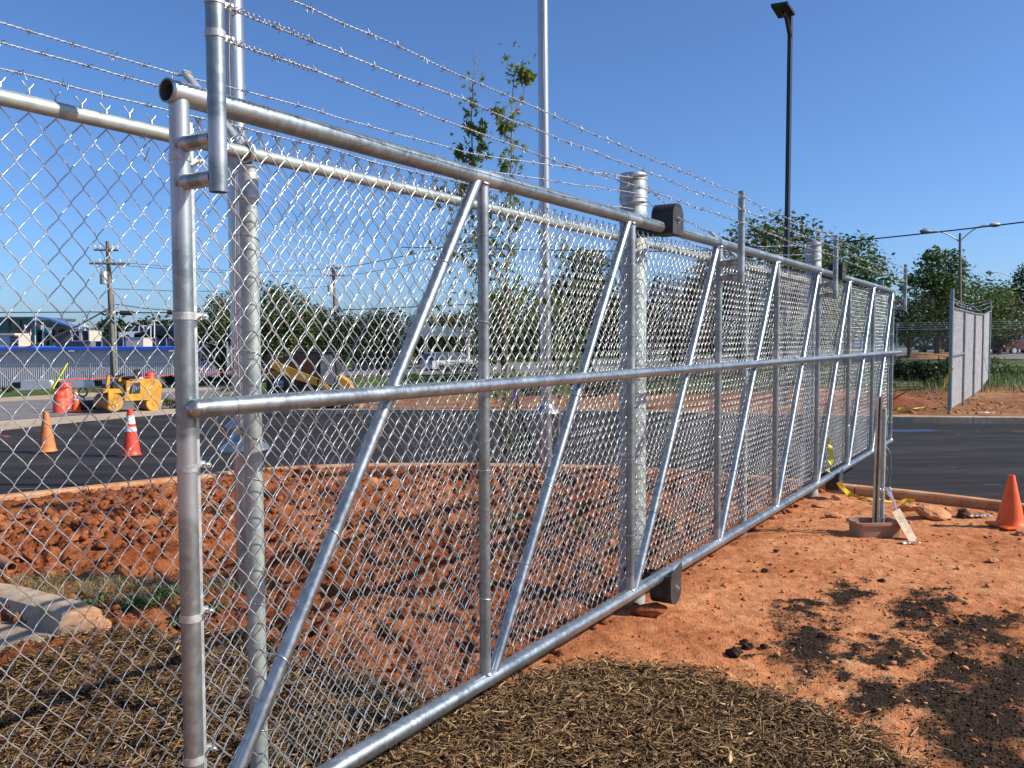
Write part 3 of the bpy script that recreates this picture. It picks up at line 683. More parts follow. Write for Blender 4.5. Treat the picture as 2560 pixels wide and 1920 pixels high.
for s_ in (1.085, 1.55, 2.6, 3.3, 4.1, 5.6, 6.3):
    g_ = np.linspace(0, 2 * math.pi, 13); pts = [W(s_ + .010 * math.sin(a), FQ + .004 + math.cos(a) * .024, FZ + math.sin(a) * .0235) for a in g_] + [W(s_ + .002, FQ - .012, FZ - .05), W(s_ + .006, FQ + .02, FZ - .085), W(s_ + .012, FQ + .03, FZ - .075)]
    mb = MB(); mb.tube(pts, .0019, 5); obj('tie_wire', mb, M['wire'], ff)
for j, (dq_, z) in enumerate(((.315, 2.578), (.225, 2.490), (.135, 2.392))):
    barbed('barbed_wire', ff, [(-1.6, FQ + dq_, z - .01), (.2, FQ + dq_, z - .015), (1.92, FQ + dq_, z), (3.4, FQ + dq_ * .6, z - .01), (4.86, FQ - .04, 2.655 - .095 * j * 1.05)], M['barb'], 30 + j)
    barbed('barbed_wire', ff, [(4.95, FQ - .05, 2.63 - .095 * j), (6.1, FQ + dq_ * .4, z - .03), (7.15, FQ + dq_, z), (8.3, FQ + dq_ * .7, z - .02), (9.42, FQ, 2.66 - .1 * j)], M['barb'], 40 + j)

# ================================================================== heavy roller posts
def roller_post(s_, q_, sh, label):
    t = thing('gate_roller_post', W(s_, q_, 0), label, 'post', 'roller posts carrying the sliding gate')
    mb = MB(); mb.lathe(W(s_, q_, 0), [(.084, -.1), (.084, 2.675), (.080, 2.690), (.060, 2.697), (.001, 2.699)], 28); obj('post', mb, M['galv_d'], t)
    for k, (z, h) in enumerate(((2.66, .026), (2.60, .020), (2.545, .020), (2.50, .020), (2.44, .022), (2.395, .020), (2.16, .022), (1.55, .022), (1.29, .02), (.95, .022), (.62, .02), (.33, .022))):
        mb = MB(); mb.lathe(W(s_, q_, z), [(.084, -h / 2 - .001), (.0875, -h / 2), (.0875, h / 2), (.084, h / 2 + .001)], 28)
        bd = obj('strap', mb, M['band'], t)
        if k in (0, 3, 5):
            mb = MB(); mb.tube([W(s_ - .095, q_ - .03, z), W(s_ - .062, q_ - .10, z)], .009, 6); mb.tube([W(s_ - .10, q_ - .02, z), W(s_ - .055, q_ - .115, z)], .0045, 6); obj('clip_bolt', mb, M['bolt'], bd)
    # brackets and upper hood
    def arch(zc, up, name):
        w2, h_ = .083, .105; prof = []
        for a in np.linspace(0, math.pi, 15): prof.append((math.cos(a) * w2, math.sin(a) * w2 * .95 + h_))
        prof = [(w2, 0)] + prof + [(-w2, 0)]
        mb = MB(); q0, q1 = GQ - .075, GQ + .062
        mb.prism([W(sh + a, q0, zc + b * up) for a, b in prof], W(0, q1 - q0, 0)); o = obj(name, mb, M['blackp'], t, ang=30)
        mb = MB(); c = W(sh, q0, zc + .085 * up); qd = W(0, -1, 0)
        mb.tube([c, c + qd * .004], .020, 14); mb.tube([c, c + qd * .014], .013, 6); mb.tube([c, c + qd * .022], .006, 8); obj('axle_bolt', mb, M['bolt'], o)
        mb = MB(); mb.box((W(sh, (q1 + q_) / 2, zc + .03 * up)), (.05, abs(q_ - q1) + .0, .06), rot); mb.prism([W(sh - .02, q1, zc + .10 * up), W(sh - .02, q_ - .07, zc), W(sh - .02, q1, zc)], W(.04, 0, 0)); obj('bracket', mb, M['blackp'], t)
    arch(2.285, 1, 'upper_roller_hood'); arch(.245, -1, 'lower_roller_hood')
    # flat plate lip along the top of the lower hood
    mb = MB(); mb.prism([W(sh - .083, GQ - .079, .240), W(sh + .083, GQ - .079, .240), W(sh + .083, GQ - .079, .300), W(sh - .0, GQ - .079, .285), W(sh - .083, GQ - .079, .262)], W(0, .004, 0)); obj('hood_lip', mb, M['blackp'], t)
    return t
roller_post(4.93, 2.27, 4.835, 'thick galvanised post with stacked steel straps and black roller hood, nearer of the two')
roller_post(9.49, 2.27, 9.40, 'thick galvanised post with black roller hood near the far end of the gate')

# ================================================================== far catch fence on the right
cf = thing('chain_link_fence', W(21.55, 2.15, 0), 'short chain link fence across the asphalt, seen nearly edge on', 'fence')
CS = [21.55 + 3.02 * k for k in range(5)]; CQ = 2.12
def cz(s): return np.interp(s, [21, 30, 31.6, 34], [0, .02, .12, .27])
for k, s_ in enumerate(CS):
    z0 = float(cz(s_)); top = (2.78 if k == 0 else (2.72 if k == 4 else 2.36)) + z0
    mb = MB(); mb.pipe(W(s_, CQ, z0 - .2), W(s_, CQ, top), .044 if k == 0 else .030, 14, step=.5); obj('end_post' if k in (0, 4) else 'fence_post', mb, M['galv'], cf)
    if k in (1, 2, 3):
        a = W(s_, CQ, 2.36 + z0); mb = MB(); mb.tube([a, a + W(-.02, .0, 0) + W(0, .36, .34)], .017, 6); obj('barb_arm', mb, M['galv'], cf)
for k in range(4):
    mb = MB(); mb.pipe(W(CS[k], CQ, 2.36 + float(cz(CS[k]))), W(CS[k + 1], CQ, 2.36 + float(cz(CS[k + 1]))), .021, 12, step=.5); obj('top_rail', mb, M['galv'], cf)
mb = MB(); mb.pipe(W(CS[0], CQ - .03, 1.28), W(CS[1], CQ - .03, 1.30), .021, 10, step=.5); obj('middle_rail', mb, M['galv'], cf)
mb = MB(); mb.tube([W(CS[3], CQ, 1.2), W(CS[4], CQ, .35)], .006, 6); obj('truss_rod', mb, M['galv'], cf)
fabric_obj('chain_link_fabric', cf, fabric(CS[0] + .05, CS[4], CQ + .03, .06, 2.34, per=2, seed=19, zfun=cz), .0034, 4, M['wire_pale'])
for dq_, z in ((.34, 2.69), (.24, 2.60), (.12, 2.49)):
    barbed('barbed_wire', cf, [(CS[0], CQ, z + .03)] + [(CS[k], CQ + dq_, z + float(cz(CS[k]))) for k in (1, 2, 3)] + [(CS[4], CQ, z + .3)], M['galv_b'], 60, fine=False, r=.003)

# thin fence of the parking lot far right
def line_fence(label, pts, h, name='chain_link_fence', step=3.2, strands=3, mesh=True, rw=.022, p=.12, r=.0035):
    pts = [np.array(q) for q in pts]; root = thing(name, pts[0], label, 'fence'); L0 = 0
    for a, b in zip(pts[:-1], pts[1:]):
        d = b - a; L = np.linalg.norm(d[:2]); n = max(1, int(round(L / step)))
        for k in range(n + (b is pts[-1])):
            c = a + d * k / n; mb = MB(); mb.tube([c - [0, 0, .2], c + [0, 0, h + (.35 if strands else .05)]], .03, 8); obj('fence_post', mb, M['galv_d'], root)
        mb = MB(); mb.tube([a + [0, 0, h], b + [0, 0, h]], rw, 8); obj('top_rail', mb, M['galv_d'], root)
        if mesh:
            nW = int(L / p); nh = int(h / p); ks = np.arange(nh * 2 + 1); z = h - ks * p / 2
            C = np.zeros((nW, len(ks), 3)); u = (np.arange(nW)[:, None] + .5 + .5 * np.where(ks % 2 == 0, 1, -1)) * p / L
            C[..., 0] = a[0] + d[0] * u; C[..., 1] = a[1] + d[1] * u; C[..., 2] = a[2] + d[2] * u + z
            v, f = tubes(C, r, 3); link('chain_link_fabric', meshdata('chain_link_fabric', v - np.array(root.location), f, M['galv_d'], True, ang=None), root)
        for j in range(strands):
            zz = h + .12 + .11 * j; mb = MB(); mb.tube([a + [0, 0, zz], b + [0, 0, zz]], .008, 4); obj('barbed_wire', mb, M['galv_d'], root)
    return root
line_fence('long low chain link fence with barbed wire before the parking lot', [P(1420, 913, 45), P(1900, 912, 45), P(2240, 912, 44), P(2600, 912, 42), P(3100, 912, 41)], 1.80)
line_fence('thin wire fence in front of the grey metal building', [P(-250, 975, 64), P(110, 970, 64), P(227, 968, 64), P(432, 962, 64), P(585, 958, 64)], 1.75, step=9, strands=0, mesh=False)

# ================================================================== flagpoles and lamp posts
def flagpole(c, r, lean, collar_z, label):
    t = thing('flagpole', c, label, 'flagpole', 'tall aluminium flagpoles behind the fence')
    top = np.array([c[0] + lean * 1.4, c[1], 12.0]); mb = MB(); n = 24; u = np.linspace(0, 1, n)
    mb.tube(c + u[:, None] * (top - c), r * (1 - .28 * u), 24, attr=None); obj('pole', mb, M['alu'], t)
    mb = MB(); mb.lathe([c[0], c[1], collar_z], [(r + .006, .06), (r + .012, .045), (r + .03, .015), (.155, -.03), (.160, -.04), (.150, -.045), (r + .004, -.035)], 26); obj('flash_collar', mb, M['alu'], t)
    u = np.linspace(0, 1, 40); pts = np.stack([c[0] - .05 * r + lean * u + .010 * np.sin(u * 40), np.full(40, c[1] - r - .025) + u * .03, c[2] + .9 + u * (8.9 - c[2])], -1)
    mb = MB(); mb.tube(pts, .0045, 5); obj('halyard', mb, M['tan'], t)
    mb = MB(); mb.bevbox([c[0] - r * .9, c[1] - r * .8, 1.56 if collar_z > .9 else 1.4], (.03, .05, .15), .005); mb.tube([[c[0] - r, c[1] - r - .03, 1.48], [c[0] - r, c[1] - r - .03, 1.66]], .006, 6); obj('cleat', mb, M['bolt'], t)
    return t
c1 = G(620, 1484); flagpole(c1, .070, -.05, 1.0, 'wide silver flagpole rising just behind the first fence post, flash collar slid up')
mb = MB(); mb.lathe([c1[0], c1[1], 1.13], [(.075, .035), (.085, .02), (.125, -.02), (.12, -.03), (.074, -.02)], 24)
obj('flash_collar', mb, M['alu'], bpy.data.objects['flagpole'])
c2 = G(1367, 1206); flagpole(c2, .068, -.06, .86, 'silver flagpole farther off, in the middle of the picture behind the young maples')
t = thing('parking_lot_light', P(1963, 1000, 22.5), 'tall black square light pole with one flat fixture at its head', 'street lamp')
b0 = P(1961, 1030, 22.5); b0[2] = -.3; tp = P(1976, 44, 22.5)
mb = MB(); mb.tube([b0, tp], [.078, .068], 4); obj('pole', mb, M['black'], t, ang=30)
mb = MB(); v = P(1926, 12, 22.6); hd = np.array([P(1927, 17, 21.7), P(1969, 10, 21.5), P(1988, 38, 22.25), P(1946, 47, 22.5)]); hd2 = hd.copy()
mb.prism(list(hd), np.array([0, 0, .07])); obj('lamp_head', mb, M['black'], t, smooth=False)
mb = MB(); cen = hd.mean(0) - [0, 0, .012]; ux = (hd[1] - hd[0]) * .17; uy = (hd[3] - hd[0]) * .17
for a in (-1.5, -.5, .5, 1.5):
    for b in (-1.5, -.5, .5, 1.5):
        c = cen + ux * a + uy * b; mb.add([c - ux * .3 - uy * .3, c + ux * .3 - uy * .3, c + ux * .3 + uy * .3, c - ux * .3 + uy * .3], [(0, 1, 2, 3)])
obj('led_array', mb, mat('led_lens', (.06, .06, .04), .4), t, smooth=False)
mb = MB(); mb.tube([tp - [0, 0, .5], (tp + cen) / 2 - [0, 0, .1], cen], [.06, .06, .05], 6); mb.tube([tp + [0, 0, -.02], tp + [0, 0, .08]], .07, 4); obj('mounting_arm', mb, M['black'], t)
def street_light(px, pybase, pytop, Y, arm, label, right=True):
    b = P(px, pybase, Y); tp = P(px, pytop, Y); t = thing('street_light', b, label, 'street lamp', 'twin arm street lights over the parking lot')
    mb = MB(); mb.tube([b, tp], [.12, .075], 10); obj('pole', mb, mat('brown_lamp_pole', (.20, .15, .15), .5, .3), t)
    for sg in (-1, 1):
        dz = .0 if sg < 0 else .55 * arm / 2.6
        e = tp + np.array([sg * arm, 0, .10 + dz]); m_ = tp + np.array([sg * arm * .45, 0, -.15 + dz * .5])
        mb = MB(); u = np.linspace(0, 1, 9)[:, None]; s0 = tp - [0, 0, .55]
        pts = (1 - u) ** 2 * s0 + 2 * u * (1 - u) * (tp + np.array([sg * arm * .62, 0, .30 + dz])) + u ** 2 * e; mb.tube(pts, .045, 8); obj('lamp_arm', mb, M['galv_d'], t)
        mb = MB(); L = .85 * arm / 2.3; u = np.linspace(-1, 1, 9)
        mb.tube([e + np.array([sg * (L / 2 + k * L / 2), 0, .02 + .06 * (k + 1) * dz * .5]) for k in u], np.sqrt(np.clip(1 - (u * .97) ** 2, 0, 1)) * .15 + .02, 10)
        mb.tube([e + [sg * L * .6, 0, .15], e + [sg * L * .6, 0, .24]], .04, 6); obj('lamp_head', mb, mat('lamp_head_grey', (.16, .16, .19) if sg < 0 else (.5, .5, .52), .5), t)
    return t
street_light(2400, 905, 583, 56, 1.9, 'nearer twin arm street light standing behind the big leafy tree')
street_light(2538, 885, 684, 92, 2.3, 'farther twin arm street light at the right edge of the picture')

# utility poles and cables
def utility_pole(pb, ptp, Y, arms, r, label, transformer=None):
    b, tp = P(*pb, Y), P(*ptp, Y); t = thing('utility_pole', b, label, 'utility pole', 'wooden utility poles in the distance')
    mb = MB(); mb.tube([b - [0, 0, 1], tp], [r * 1.15, r * .7], 10); obj('pole', mb, M['wood'], t)
    for (x0, x1, y) in arms:
        a, c = P(x0, y, Y - .2), P(x1, y + (1 if x1 > x0 else 0), Y - .2); mb = MB(); d = (c - a); mb.tube([a, c], .085, 4)
        am = obj('crossarm', mb, M['wood'], t, ang=30)
        for u in (.03, .25, .75, .97):
            q = a + d * u; mb = MB(); mb.lathe(q, [(.03, .05), (.03, .14), (.07, .16), (.05, .20), (.08, .22), (.05, .27), (.02, .30)], 8); obj('insulator', mb, M['white'], am)
        mid = (a + c) / 2; mb = MB(); mb.tube([a + d * .25, mid + [0, 0, -.8]], .03, 4); mb.tube([a + d * .75, mid + [0, 0, -.8]], .03, 4); obj('brace', mb, M['wood'], am)
    if transformer:
        c = P(*transformer, Y - .35); mb = MB(); mb.lathe(c, [(.22, -.45), (.25, -.42), (.25, .38), (.22, .42), (.08, .46)], 12); mb.tube([c + [.1, 0, .42], c + [.12, 0, .75]], .05, 6); mb.tube([c + [-.1, 0, .42], c + [-.12, 0, .7]], .05, 6); obj('transformer', mb, M['galv_d'], t)
    return t
utility_pole((288, 985), (269, 603), 60, [(235, 296, 624), (224, 325, 658)], .20, 'leaning wooden utility pole with grey transformer standing behind the yellow road roller', (259, 694))
mb = MB(); mb.tube([P(293, 955, 59.7), P(285, 735, 59.7)], .07, 6); obj('conduit', mb, M['galv_d'], bpy.data.objects['utility_pole'])
utility_pole((845, 930), (833, 662), 75, [(814, 855, 669), (811, 862, 688)], .19, 'far wooden utility pole with two crossarms above the dark trees', (826, 725))
def cable(pts, r, label, name='overhead_cable', m=None, sag=0.0):
    A = np.array([P(*q) for q in pts]); n = 60; u = np.linspace(0, len(A) - 1, n)
    k = np.arange(len(A)); C = np.stack([np.interp(u, k, A[:, j]) for j in range(3)], -1)
    for _ in range(8): C[1:-1] = (C[:-2] + C[1:-1] + C[2:]) / 3
    C[:, 2] -= sag * 4 * (u / u[-1]) * (1 - u / u[-1])
    mb = MB(); mb.tube(C, r, 5); single(name, mb, m or M['rubber'], C[0], label, 'cable', 'overhead cables')
cable([(-400, 783, 60), (0, 781, 60), (274, 780, 60)], .035, 'level cable running left from the transformer pole')
cable([(278, 768, 60), (200, 812, 55), (100, 858, 50), (0, 892, 46), (-200, 930, 40)], .055, 'thick black cable drooping to the lower left from the leaning pole')
cable([(280, 781, 60), (400, 782, 62), (600, 776, 66), (838, 776, 75), (1200, 760, 75)], .045, 'heavy communication cable between the two wooden poles')
cable([(283, 762, 60), (297, 761, 60), (360, 771, 61), (430, 776, 63), (838, 770, 75)], .03, 'slack cable looping beside the heavy communication cable')
cable([(310, 657, 60), (447, 668, 63), (640, 682, 68), (814, 672, 75)], .018, 'thin upper wire between the crossarms of the wooden poles')
cable([(280, 662, 60), (447, 674, 63), (640, 688, 68), (812, 690, 75)], .018, 'second thin wire between the crossarms, just beneath the upper one')
cable([(278, 722, 60), (447, 728, 63), (640, 728, 68), (838, 715, 75)], .022, 'middle wire stretched between the two wooden poles')
cable([(862, 669, 75), (940, 655, 70), (1093, 622, 60), (1250, 590, 52)], .03, 'wire climbing to the right from the far wooden pole')
cable([(862, 690, 75), (1000, 668, 66), (1093, 640, 58), (1300, 615, 52)], .022, 'lower wire climbing to the right from the far wooden pole')
cable([(1000, 618, 66), (1300, 624, 52), (1540, 628, 48), (1700, 629, 46), (1976, 616, 44), (2093, 606.5, 43), (2293, 586, 40), (2560, 556, 38), (2900, 510, 34)], .032, 'single cable sweeping up to the right across the sky by the street light')
mb = MB(); mb.tube([P(300, 782, 59.8), P(332, 783, 60)], .16, 8); single('splice_box', mb, M['rubber'], P(316, 783, 60), 'black splice case hanging on the cable right of the leaning pole', 'splice case')
mb = MB(); mb.tube([P(418, 781, 60.8), P(446, 782, 61)], .16, 8); single('splice_box', mb, M['rubber'], P(430, 782, 61), 'black splice case on the cable close to the gate end post', 'splice case')

# ================================================================== leaves and trees
def leaf_quads(cen, rad, n, size, rg, flat=.7, shell=.55):
    cen = np.asarray(cen, float); rad = np.asarray(rad, float); wgt = rad[:, 0] ** 2; wgt /= wgt.sum()
    k = rg.choice(len(cen), n, p=wgt); d = rg.normal(size=(n, 3)); d /= np.linalg.norm(d, axis=1)[:, None]
    rr = (shell + (1 - shell) * rg.random(n)) ; rr *= 1 + .12 * rg.normal(size=n)
    c = cen[k] + d * rad[k] * rr[:, None]
    nrm = d * .6 + rg.normal(size=(n, 3)) * .7 + [0, 0, .35]; nrm /= np.linalg.norm(nrm, axis=1)[:, None]
    a = np.cross(nrm, rg.normal(size=(n, 3))); a /= np.linalg.norm(a, axis=1)[:, None]; b = np.cross(nrm, a)
    s = size * (.55 + .9 * rg.random(n))[:, None]
    V = np.stack([c - a * s * .55, c - b * s * .34 + a * s * .1, c + a * s * .6, c + b * s * .34 + a * s * .05], 1)
    F = np.arange(n * 4).reshape(n, 4)
    tint = np.clip(.5 + .28 * rg.normal(size=n) + .28 * (rg.random(len(cen))[k] - .5), 0, 1)
    return V.reshape(-1, 3), F, tint
M['leaf_g'] = leafmat('broad_leaf_green', [(.030, .065, .014), (.070, .125, .026), (.14, .19, .045)])
M['leaf_d'] = leafmat('dark_leaf', [(.014, .030, .009), (.030, .052, .014), (.055, .075, .022)])
M['leaf_y'] = leafmat('olive_leaf', [(.045, .065, .016), (.085, .115, .026), (.15, .16, .04)])
M['leaf_r'] = leafmat('russet_leaf', [(.030, .032, .012), (.060, .050, .020), (.10, .050, .025)])
M['leaf_far'] = leafmat('far_leaf', [(.020, .038, .014), (.036, .060, .020), (.058, .082, .028)])
def tree_mesh(seed, shape='round', n=6200, size=.026, nb=30):
    """unit-height tree meshes: trunk with limbs, crown of separate leaves"""
    rg = np.random.default_rng(seed); mb = MB(); cen = []; rad = []
    if shape == 'round': z0, wd = .22, .34
    elif shape == 'tall': z0, wd = .18, .24
    elif shape == 'wide': z0, wd = .20, .46
    else: z0, wd = .04, .42
    mb.tube([(0, 0, -.05), (.004, 0, .12), (.01, .005, .3), (0, 0, .62), (.01, 0, .86)], [.030, .024, .020, .011, .003], 8)
    for k in range(nb):
        u = (k + .5) / nb; z = z0 + (1 - z0) * (u ** .9) * .93; prof = math.sin(math.pi * (.20 + .66 * u)) ** .7
        a = k * 2.399 + rg.uniform(-.5, .5); rr = wd * prof * rg.uniform(.35, .80); c = np.array([math.cos(a) * rr, math.sin(a) * rr, z + rg.uniform(-.03, .03)])
        cen.append(c); q = wd * prof * rg.uniform(.27, .46) + .04; rad.append((q, q, q * .75))
        s_ = np.array([0, 0, max(.12, z - .20)]); m_ = (s_ + c) / 2 + [0, 0, .03]; mb.tube([s_, m_, c], [.012 * (1.2 - u), .008 * (1.2 - u), .002], 5)
    cen.append(np.array([0, 0, z0 + (1 - z0) * .55])); rad.append((wd * .55, wd * .55, .26))
    V, F, tint = leaf_quads(cen, rad, n, size, rg)
    return (np.concatenate(mb.V), mb.F), (V, F, tint)
VAR = {}
def tree(shape, seed, px, pybase, Y, pytop, m, label, wf=1.0, group='trees beyond the road', name='tree', n=6200, size=.026, cat='tree'):
    key = (shape, seed, n, size)
    if key not in VAR: VAR[key] = tree_mesh(seed, shape, n, size)
    (tv, tf), (cv, cf_, tint) = VAR[key]
    b = P(px, pybase, Y); H = P(px, pytop, Y)[2] - b[2]; wf *= 1.25; sc = np.array([H * wf, H * wf, H]); a = random.uniform(0, 6.28); rz = np.array([[math.cos(a), -math.sin(a), 0], [math.sin(a), math.cos(a), 0], [0, 0, 1]])
    t = thing(name, b, label, cat, group)
    for nm, v, f, mm, fa in (('trunk', tv, tf, M['barkd'], None), ('crown', cv, cf_, m, {"tint": tint})):
        k2 = (key, nm, m.name)
        if k2 not in VAR: VAR[k2] = meshdata(nm, v, f, mm, nm == 'trunk', fattrs=fa)
        o = link(nm, VAR[k2], t); o.scale = tuple(sc); o.rotation_euler = (0, 0, a)
    return t
T_ = [
 ('tall', 1, 2344, 889, 60, 612, 'leaf_g', 'tall leafy green tree rising left of the nearer street light', .95),
 ('wide', 2, 2425, 890, 62, 690, 'leaf_g', 'broad green tree spreading right under the nearer street light', 1.1),
 ('round', 3, 2500, 892, 66, 745, 'leaf_r', 'low reddish green tree behind the edge-on fence', 1.2),
 ('round', 4, 2494, 888, 84, 718, 'leaf_g', 'small sparse tree just left of the farther street light', .8),
 ('round', 5, 2575, 889, 70, 655, 'leaf_d', 'tree reaching in from the right edge of the picture', .75),
 ('wide', 6, 2272, 892, 56, 735, 'leaf_d', 'dark low tree between the gate end and the tall green tree', 1.0),
 ('round', 7, 2118, 900, 48, 592, 'leaf_g', 'green tree showing over the gate right of the far roller post', 1.0),
 ('wide', 8, 1925, 915, 44, 545, 'leaf_y', 'rounded olive tree behind the black light pole', .95),
 ('round', 9, 2010, 915, 46, 628, 'leaf_g', 'smaller tree filling in right of the black light pole', .9),
 ('round', 10, 1790, 930, 42, 650, 'leaf_d', 'dark tree seen through the middle bays of the gate', .8),
 ('wide', 11, 1690, 935, 40, 690, 'leaf_r', 'dark russet tree seen through the gate beside the near roller post', .9),
 ('tall', 12, 1475, 940, 44, 610, 'leaf_y', 'slender grey green tree right of the second flagpole', .85),
 ('wide', 13, 1400, 945, 46, 690, 'leaf_y', 'olive tree behind the second flagpole', 1.0),
 ('wide', 14, 1560, 940, 44, 735, 'leaf_r', 'reddish brown leaved tree behind the near roller post', .95),
 ('round', 15, 1260, 945, 52, 720, 'leaf_y', 'olive tree behind the young maples', .95),
 ('round', 16, 955, 945, 56, 768, 'leaf_d', 'round dark tree left of the white canopy', 1.1),
 ('wide', 17, 830, 950, 54, 765, 'leaf_d', 'dark spreading tree below the far utility pole', 1.1),
 ('round', 18, 706, 955, 50, 708, 'leaf_y', 'taller olive tree right of the first fence post', .95),
 ('wide', 19, 770, 955, 52, 772, 'leaf_d', 'low dark tree behind the yellow loader', 1.1),
 ('round', 20, 557, 960, 55, 728, 'leaf_y', 'small round tree left of the first flagpole', .75),
 ('wide', 21, 650, 958, 53, 790, 'leaf_d', 'dark undergrowth tree beside the first fence post', 1.1),
 ('round', 22, 1130, 920, 95, 775, 'leaf_d', 'dark tree rising behind the white canopy', 1.1),
 ('round', 23, 1050, 920, 95, 785, 'leaf_far', 'tree behind the left part of the white canopy', 1.1),
 ('wide', 24, 1850, 920, 58, 760, 'leaf_d', 'low dark tree seen through the far half of the gate', 1.1),
]
for sh, sd_, px, pb, Y, ptop, mm, lb, wf in T_: tree(sh, 100 + sd_, px, pb, Y, ptop, M[mm], lb, wf)
# a wooded belt that closes the horizon
rg = np.random.default_rng(5); cen = []; rad = []
for px in np.arange(-900, 4200, 26):
    Y = rg.uniform(150, 190); top = (800 if px < 620 else 812) + rg.uniform(-12, 14) + 8 * math.sin(px / 70.0); 
    if px > 2400: top = 818 + rg.uniform(-12, 10)
    b = P(px, 880, Y); tp = P(px, top, Y); H = max(tp[2] - b[2], 2)
    for z in np.linspace(.1, .8, 4): cen.append(b + [rg.uniform(-2, 2), rg.uniform(-3, 3), H * z]); rad.append((2.6, 2.6, H * .24))
V, F, tint = leaf_quads(cen, rad, 70000, .75, rg)
o = link('far_woods', meshdata('far_woods', V, F, M['leaf_far'], False, fattrs={"tint": tint})); tag(o, 'belt of distant woods along the whole horizon', 'woods', None, 'stuff')
# shrubs
def shrub(px, pyb, Y, w_, h_, m, label, n=1500, size=.07, group='shrubs beyond the road', name='shrub'):
    b = P(px, pyb, Y); rg = np.random.default_rng(int(px) + 7); k = 7 + int(w_ * 3)
    cen = [np.array([rg.uniform(-.5, .5) * w_, rg.uniform(-.3, .3) * w_ * .7, h_ * rg.uniform(.25, .72)]) for _ in range(k)]; rad = [(w_ * .20, w_ * .18, h_ * .30)] * k
    V, F, tint = leaf_quads(cen, rad, n, size, rg, shell=.3); t = thing(name, b, label, 'shrub', group)
    link('foliage', meshdata('foliage', V, F, m, False, fattrs={"tint": tint}), t)
    mb = MB()
    for c in cen: mb.tube([(c[0] * .2, c[1] * .2, -.05), (c[0] * .5, c[1] * .5, c[2] * .5), tuple(c)], [.02, .014, .004], 4)
    link('stems', meshdata('stems', np.concatenate(mb.V), mb.F, M['barkd']), t)
shrub(2300, 974, 30, 1.6, 1.15, M['leaf_d'], 'dark leafy shrub right beyond the end of the gate', 2600, .09)
shrub(2262, 962, 33, 1.2, 1.0, M['leaf_d'], 'shrub half hidden behind the last gate bay', 1600, .09)
shrub(2345, 966, 32, 1.2, 1.05, M['leaf_d'], 'dark shrub touching the edge-on fence end post', 1800, .09)
shrub(2510, 950, 34, 2.2, .75, M['leaf_y'], 'weedy clump of tall grass right of the edge-on fence', 1800, .08)
shrub(2440, 925, 42, 3.0, .7, M['leaf_y'], 'rough growth behind the edge-on fence', 1500, .09)
shrub(417, 962, 55, 1.4, .70, M['leaf_r'], 'reddish trimmed shrub on the verge right of the road roller', 900, .09)
shrub(520, 960, 55, 1.1, .65, M['leaf_r'], 'reddish shrub on the verge left of the first flagpole', 800, .09)
shrub(568, 959, 55, 1.1, .65, M['leaf_r'], 'reddish shrub right next to the first flagpole', 800, .09)
shrub(8, 988, 55, 1.1, .65, M['leaf_d'], 'dark shrub at the left edge of the grass verge', 800, .09)
shrub(430, 1018, 30, 1.2, .42, M['leaf_y'], 'scrubby clump with pale flowers at the end of the apron kerb', 900, .06)
shrub(620, 985, 40, 2.6, .40, M['leaf_y'], 'low rough grass clump left of the loader', 900, .07)
shrub(1145, 938, 48, 2.2, 1.0, M['leaf_g'], 'leafy bush growing in front of the silver car', 1500, .08)
shrub(1050, 955, 44, 2.4, .6, M['leaf_g'], 'low green bush left of the first gate upright', 900, .08)
shrub(1480, 992, 30, 1.8, .8, M['leaf_r'], 'brown green shrub seen through the third gate bay', 1400, .08)
shrub(1330, 990, 31, 1.3, .55, M['leaf_d'], 'small dark shrub left of the second flagpole', 900, .07)
shrub(1640, 985, 31, 2.0, 1.0, M['leaf_y'], 'olive shrub behind the near roller post', 1400, .08)
shrub(1800, 980, 32, 2.4, 1.1, M['leaf_d'], 'dark shrub behind the fourth gate bay', 1600, .08)
shrub(1960, 975, 32, 2.4, 1.1, M['leaf_g'], 'green shrub behind the sixth gate bay', 1600, .08)
shrub(2120, 972, 32, 2.2, 1.0, M['leaf_d'], 'dark shrub behind the seventh gate bay', 1600, .08)

# ================================================================== young maples behind the fence
def maple_leaf_mesh():
    out = []
    for a, r in ((-150, .30), (-118, .72), (-88, .34), (-60, .92), (-30, .42), (0, 1.12), (30, .42), (60, .92), (88, .34), (118, .72), (150, .30)):
        t = math.radians(a); out.append((math.sin(t) * r * .5, math.cos(t) * r * .5, .06 * math.sin(t * 2) - .05 * r))
    V = [(0, 0, 0.02)] + out + [(0, -.5, -.02)]; n = len(out)
    F = [(0, i + 1, i + 2) for i in range(n - 1)] + [(0, n, n + 1), (0, n + 1, 1)]
    return V, F
LV, LF = maple_leaf_mesh()
M['maple'] = leafmat('maple_leaf', [(.055, .12, .028), (.11, .19, .040), (.22, .24, .05)], .42)
LEAFM = []
for k in range(6):
    a = np.array(LV) * [1, 1, 1 + k * .5]; me = meshdata('leaf', a, LF, M['maple'], False, fattrs={"tint": np.full(len(LF), [.05, .25, .4, .5, .75, 1.0][k])}); LEAFM.append(me)
def rotm_(rg):
    q = rg.normal(size=4); q /= np.linalg.norm(q); w_, x, y, z = q
    return np.array([[1 - 2 * (y * y + z * z), 2 * (x * y - z * w_), 2 * (x * z + y * w_)], [2 * (x * y + z * w_), 1 - 2 * (x * x + z * z), 2 * (y * z - x * w_)], [2 * (x * z - y * w_), 2 * (y * z + x * w_), 1 - 2 * (x * x + y * y)]])
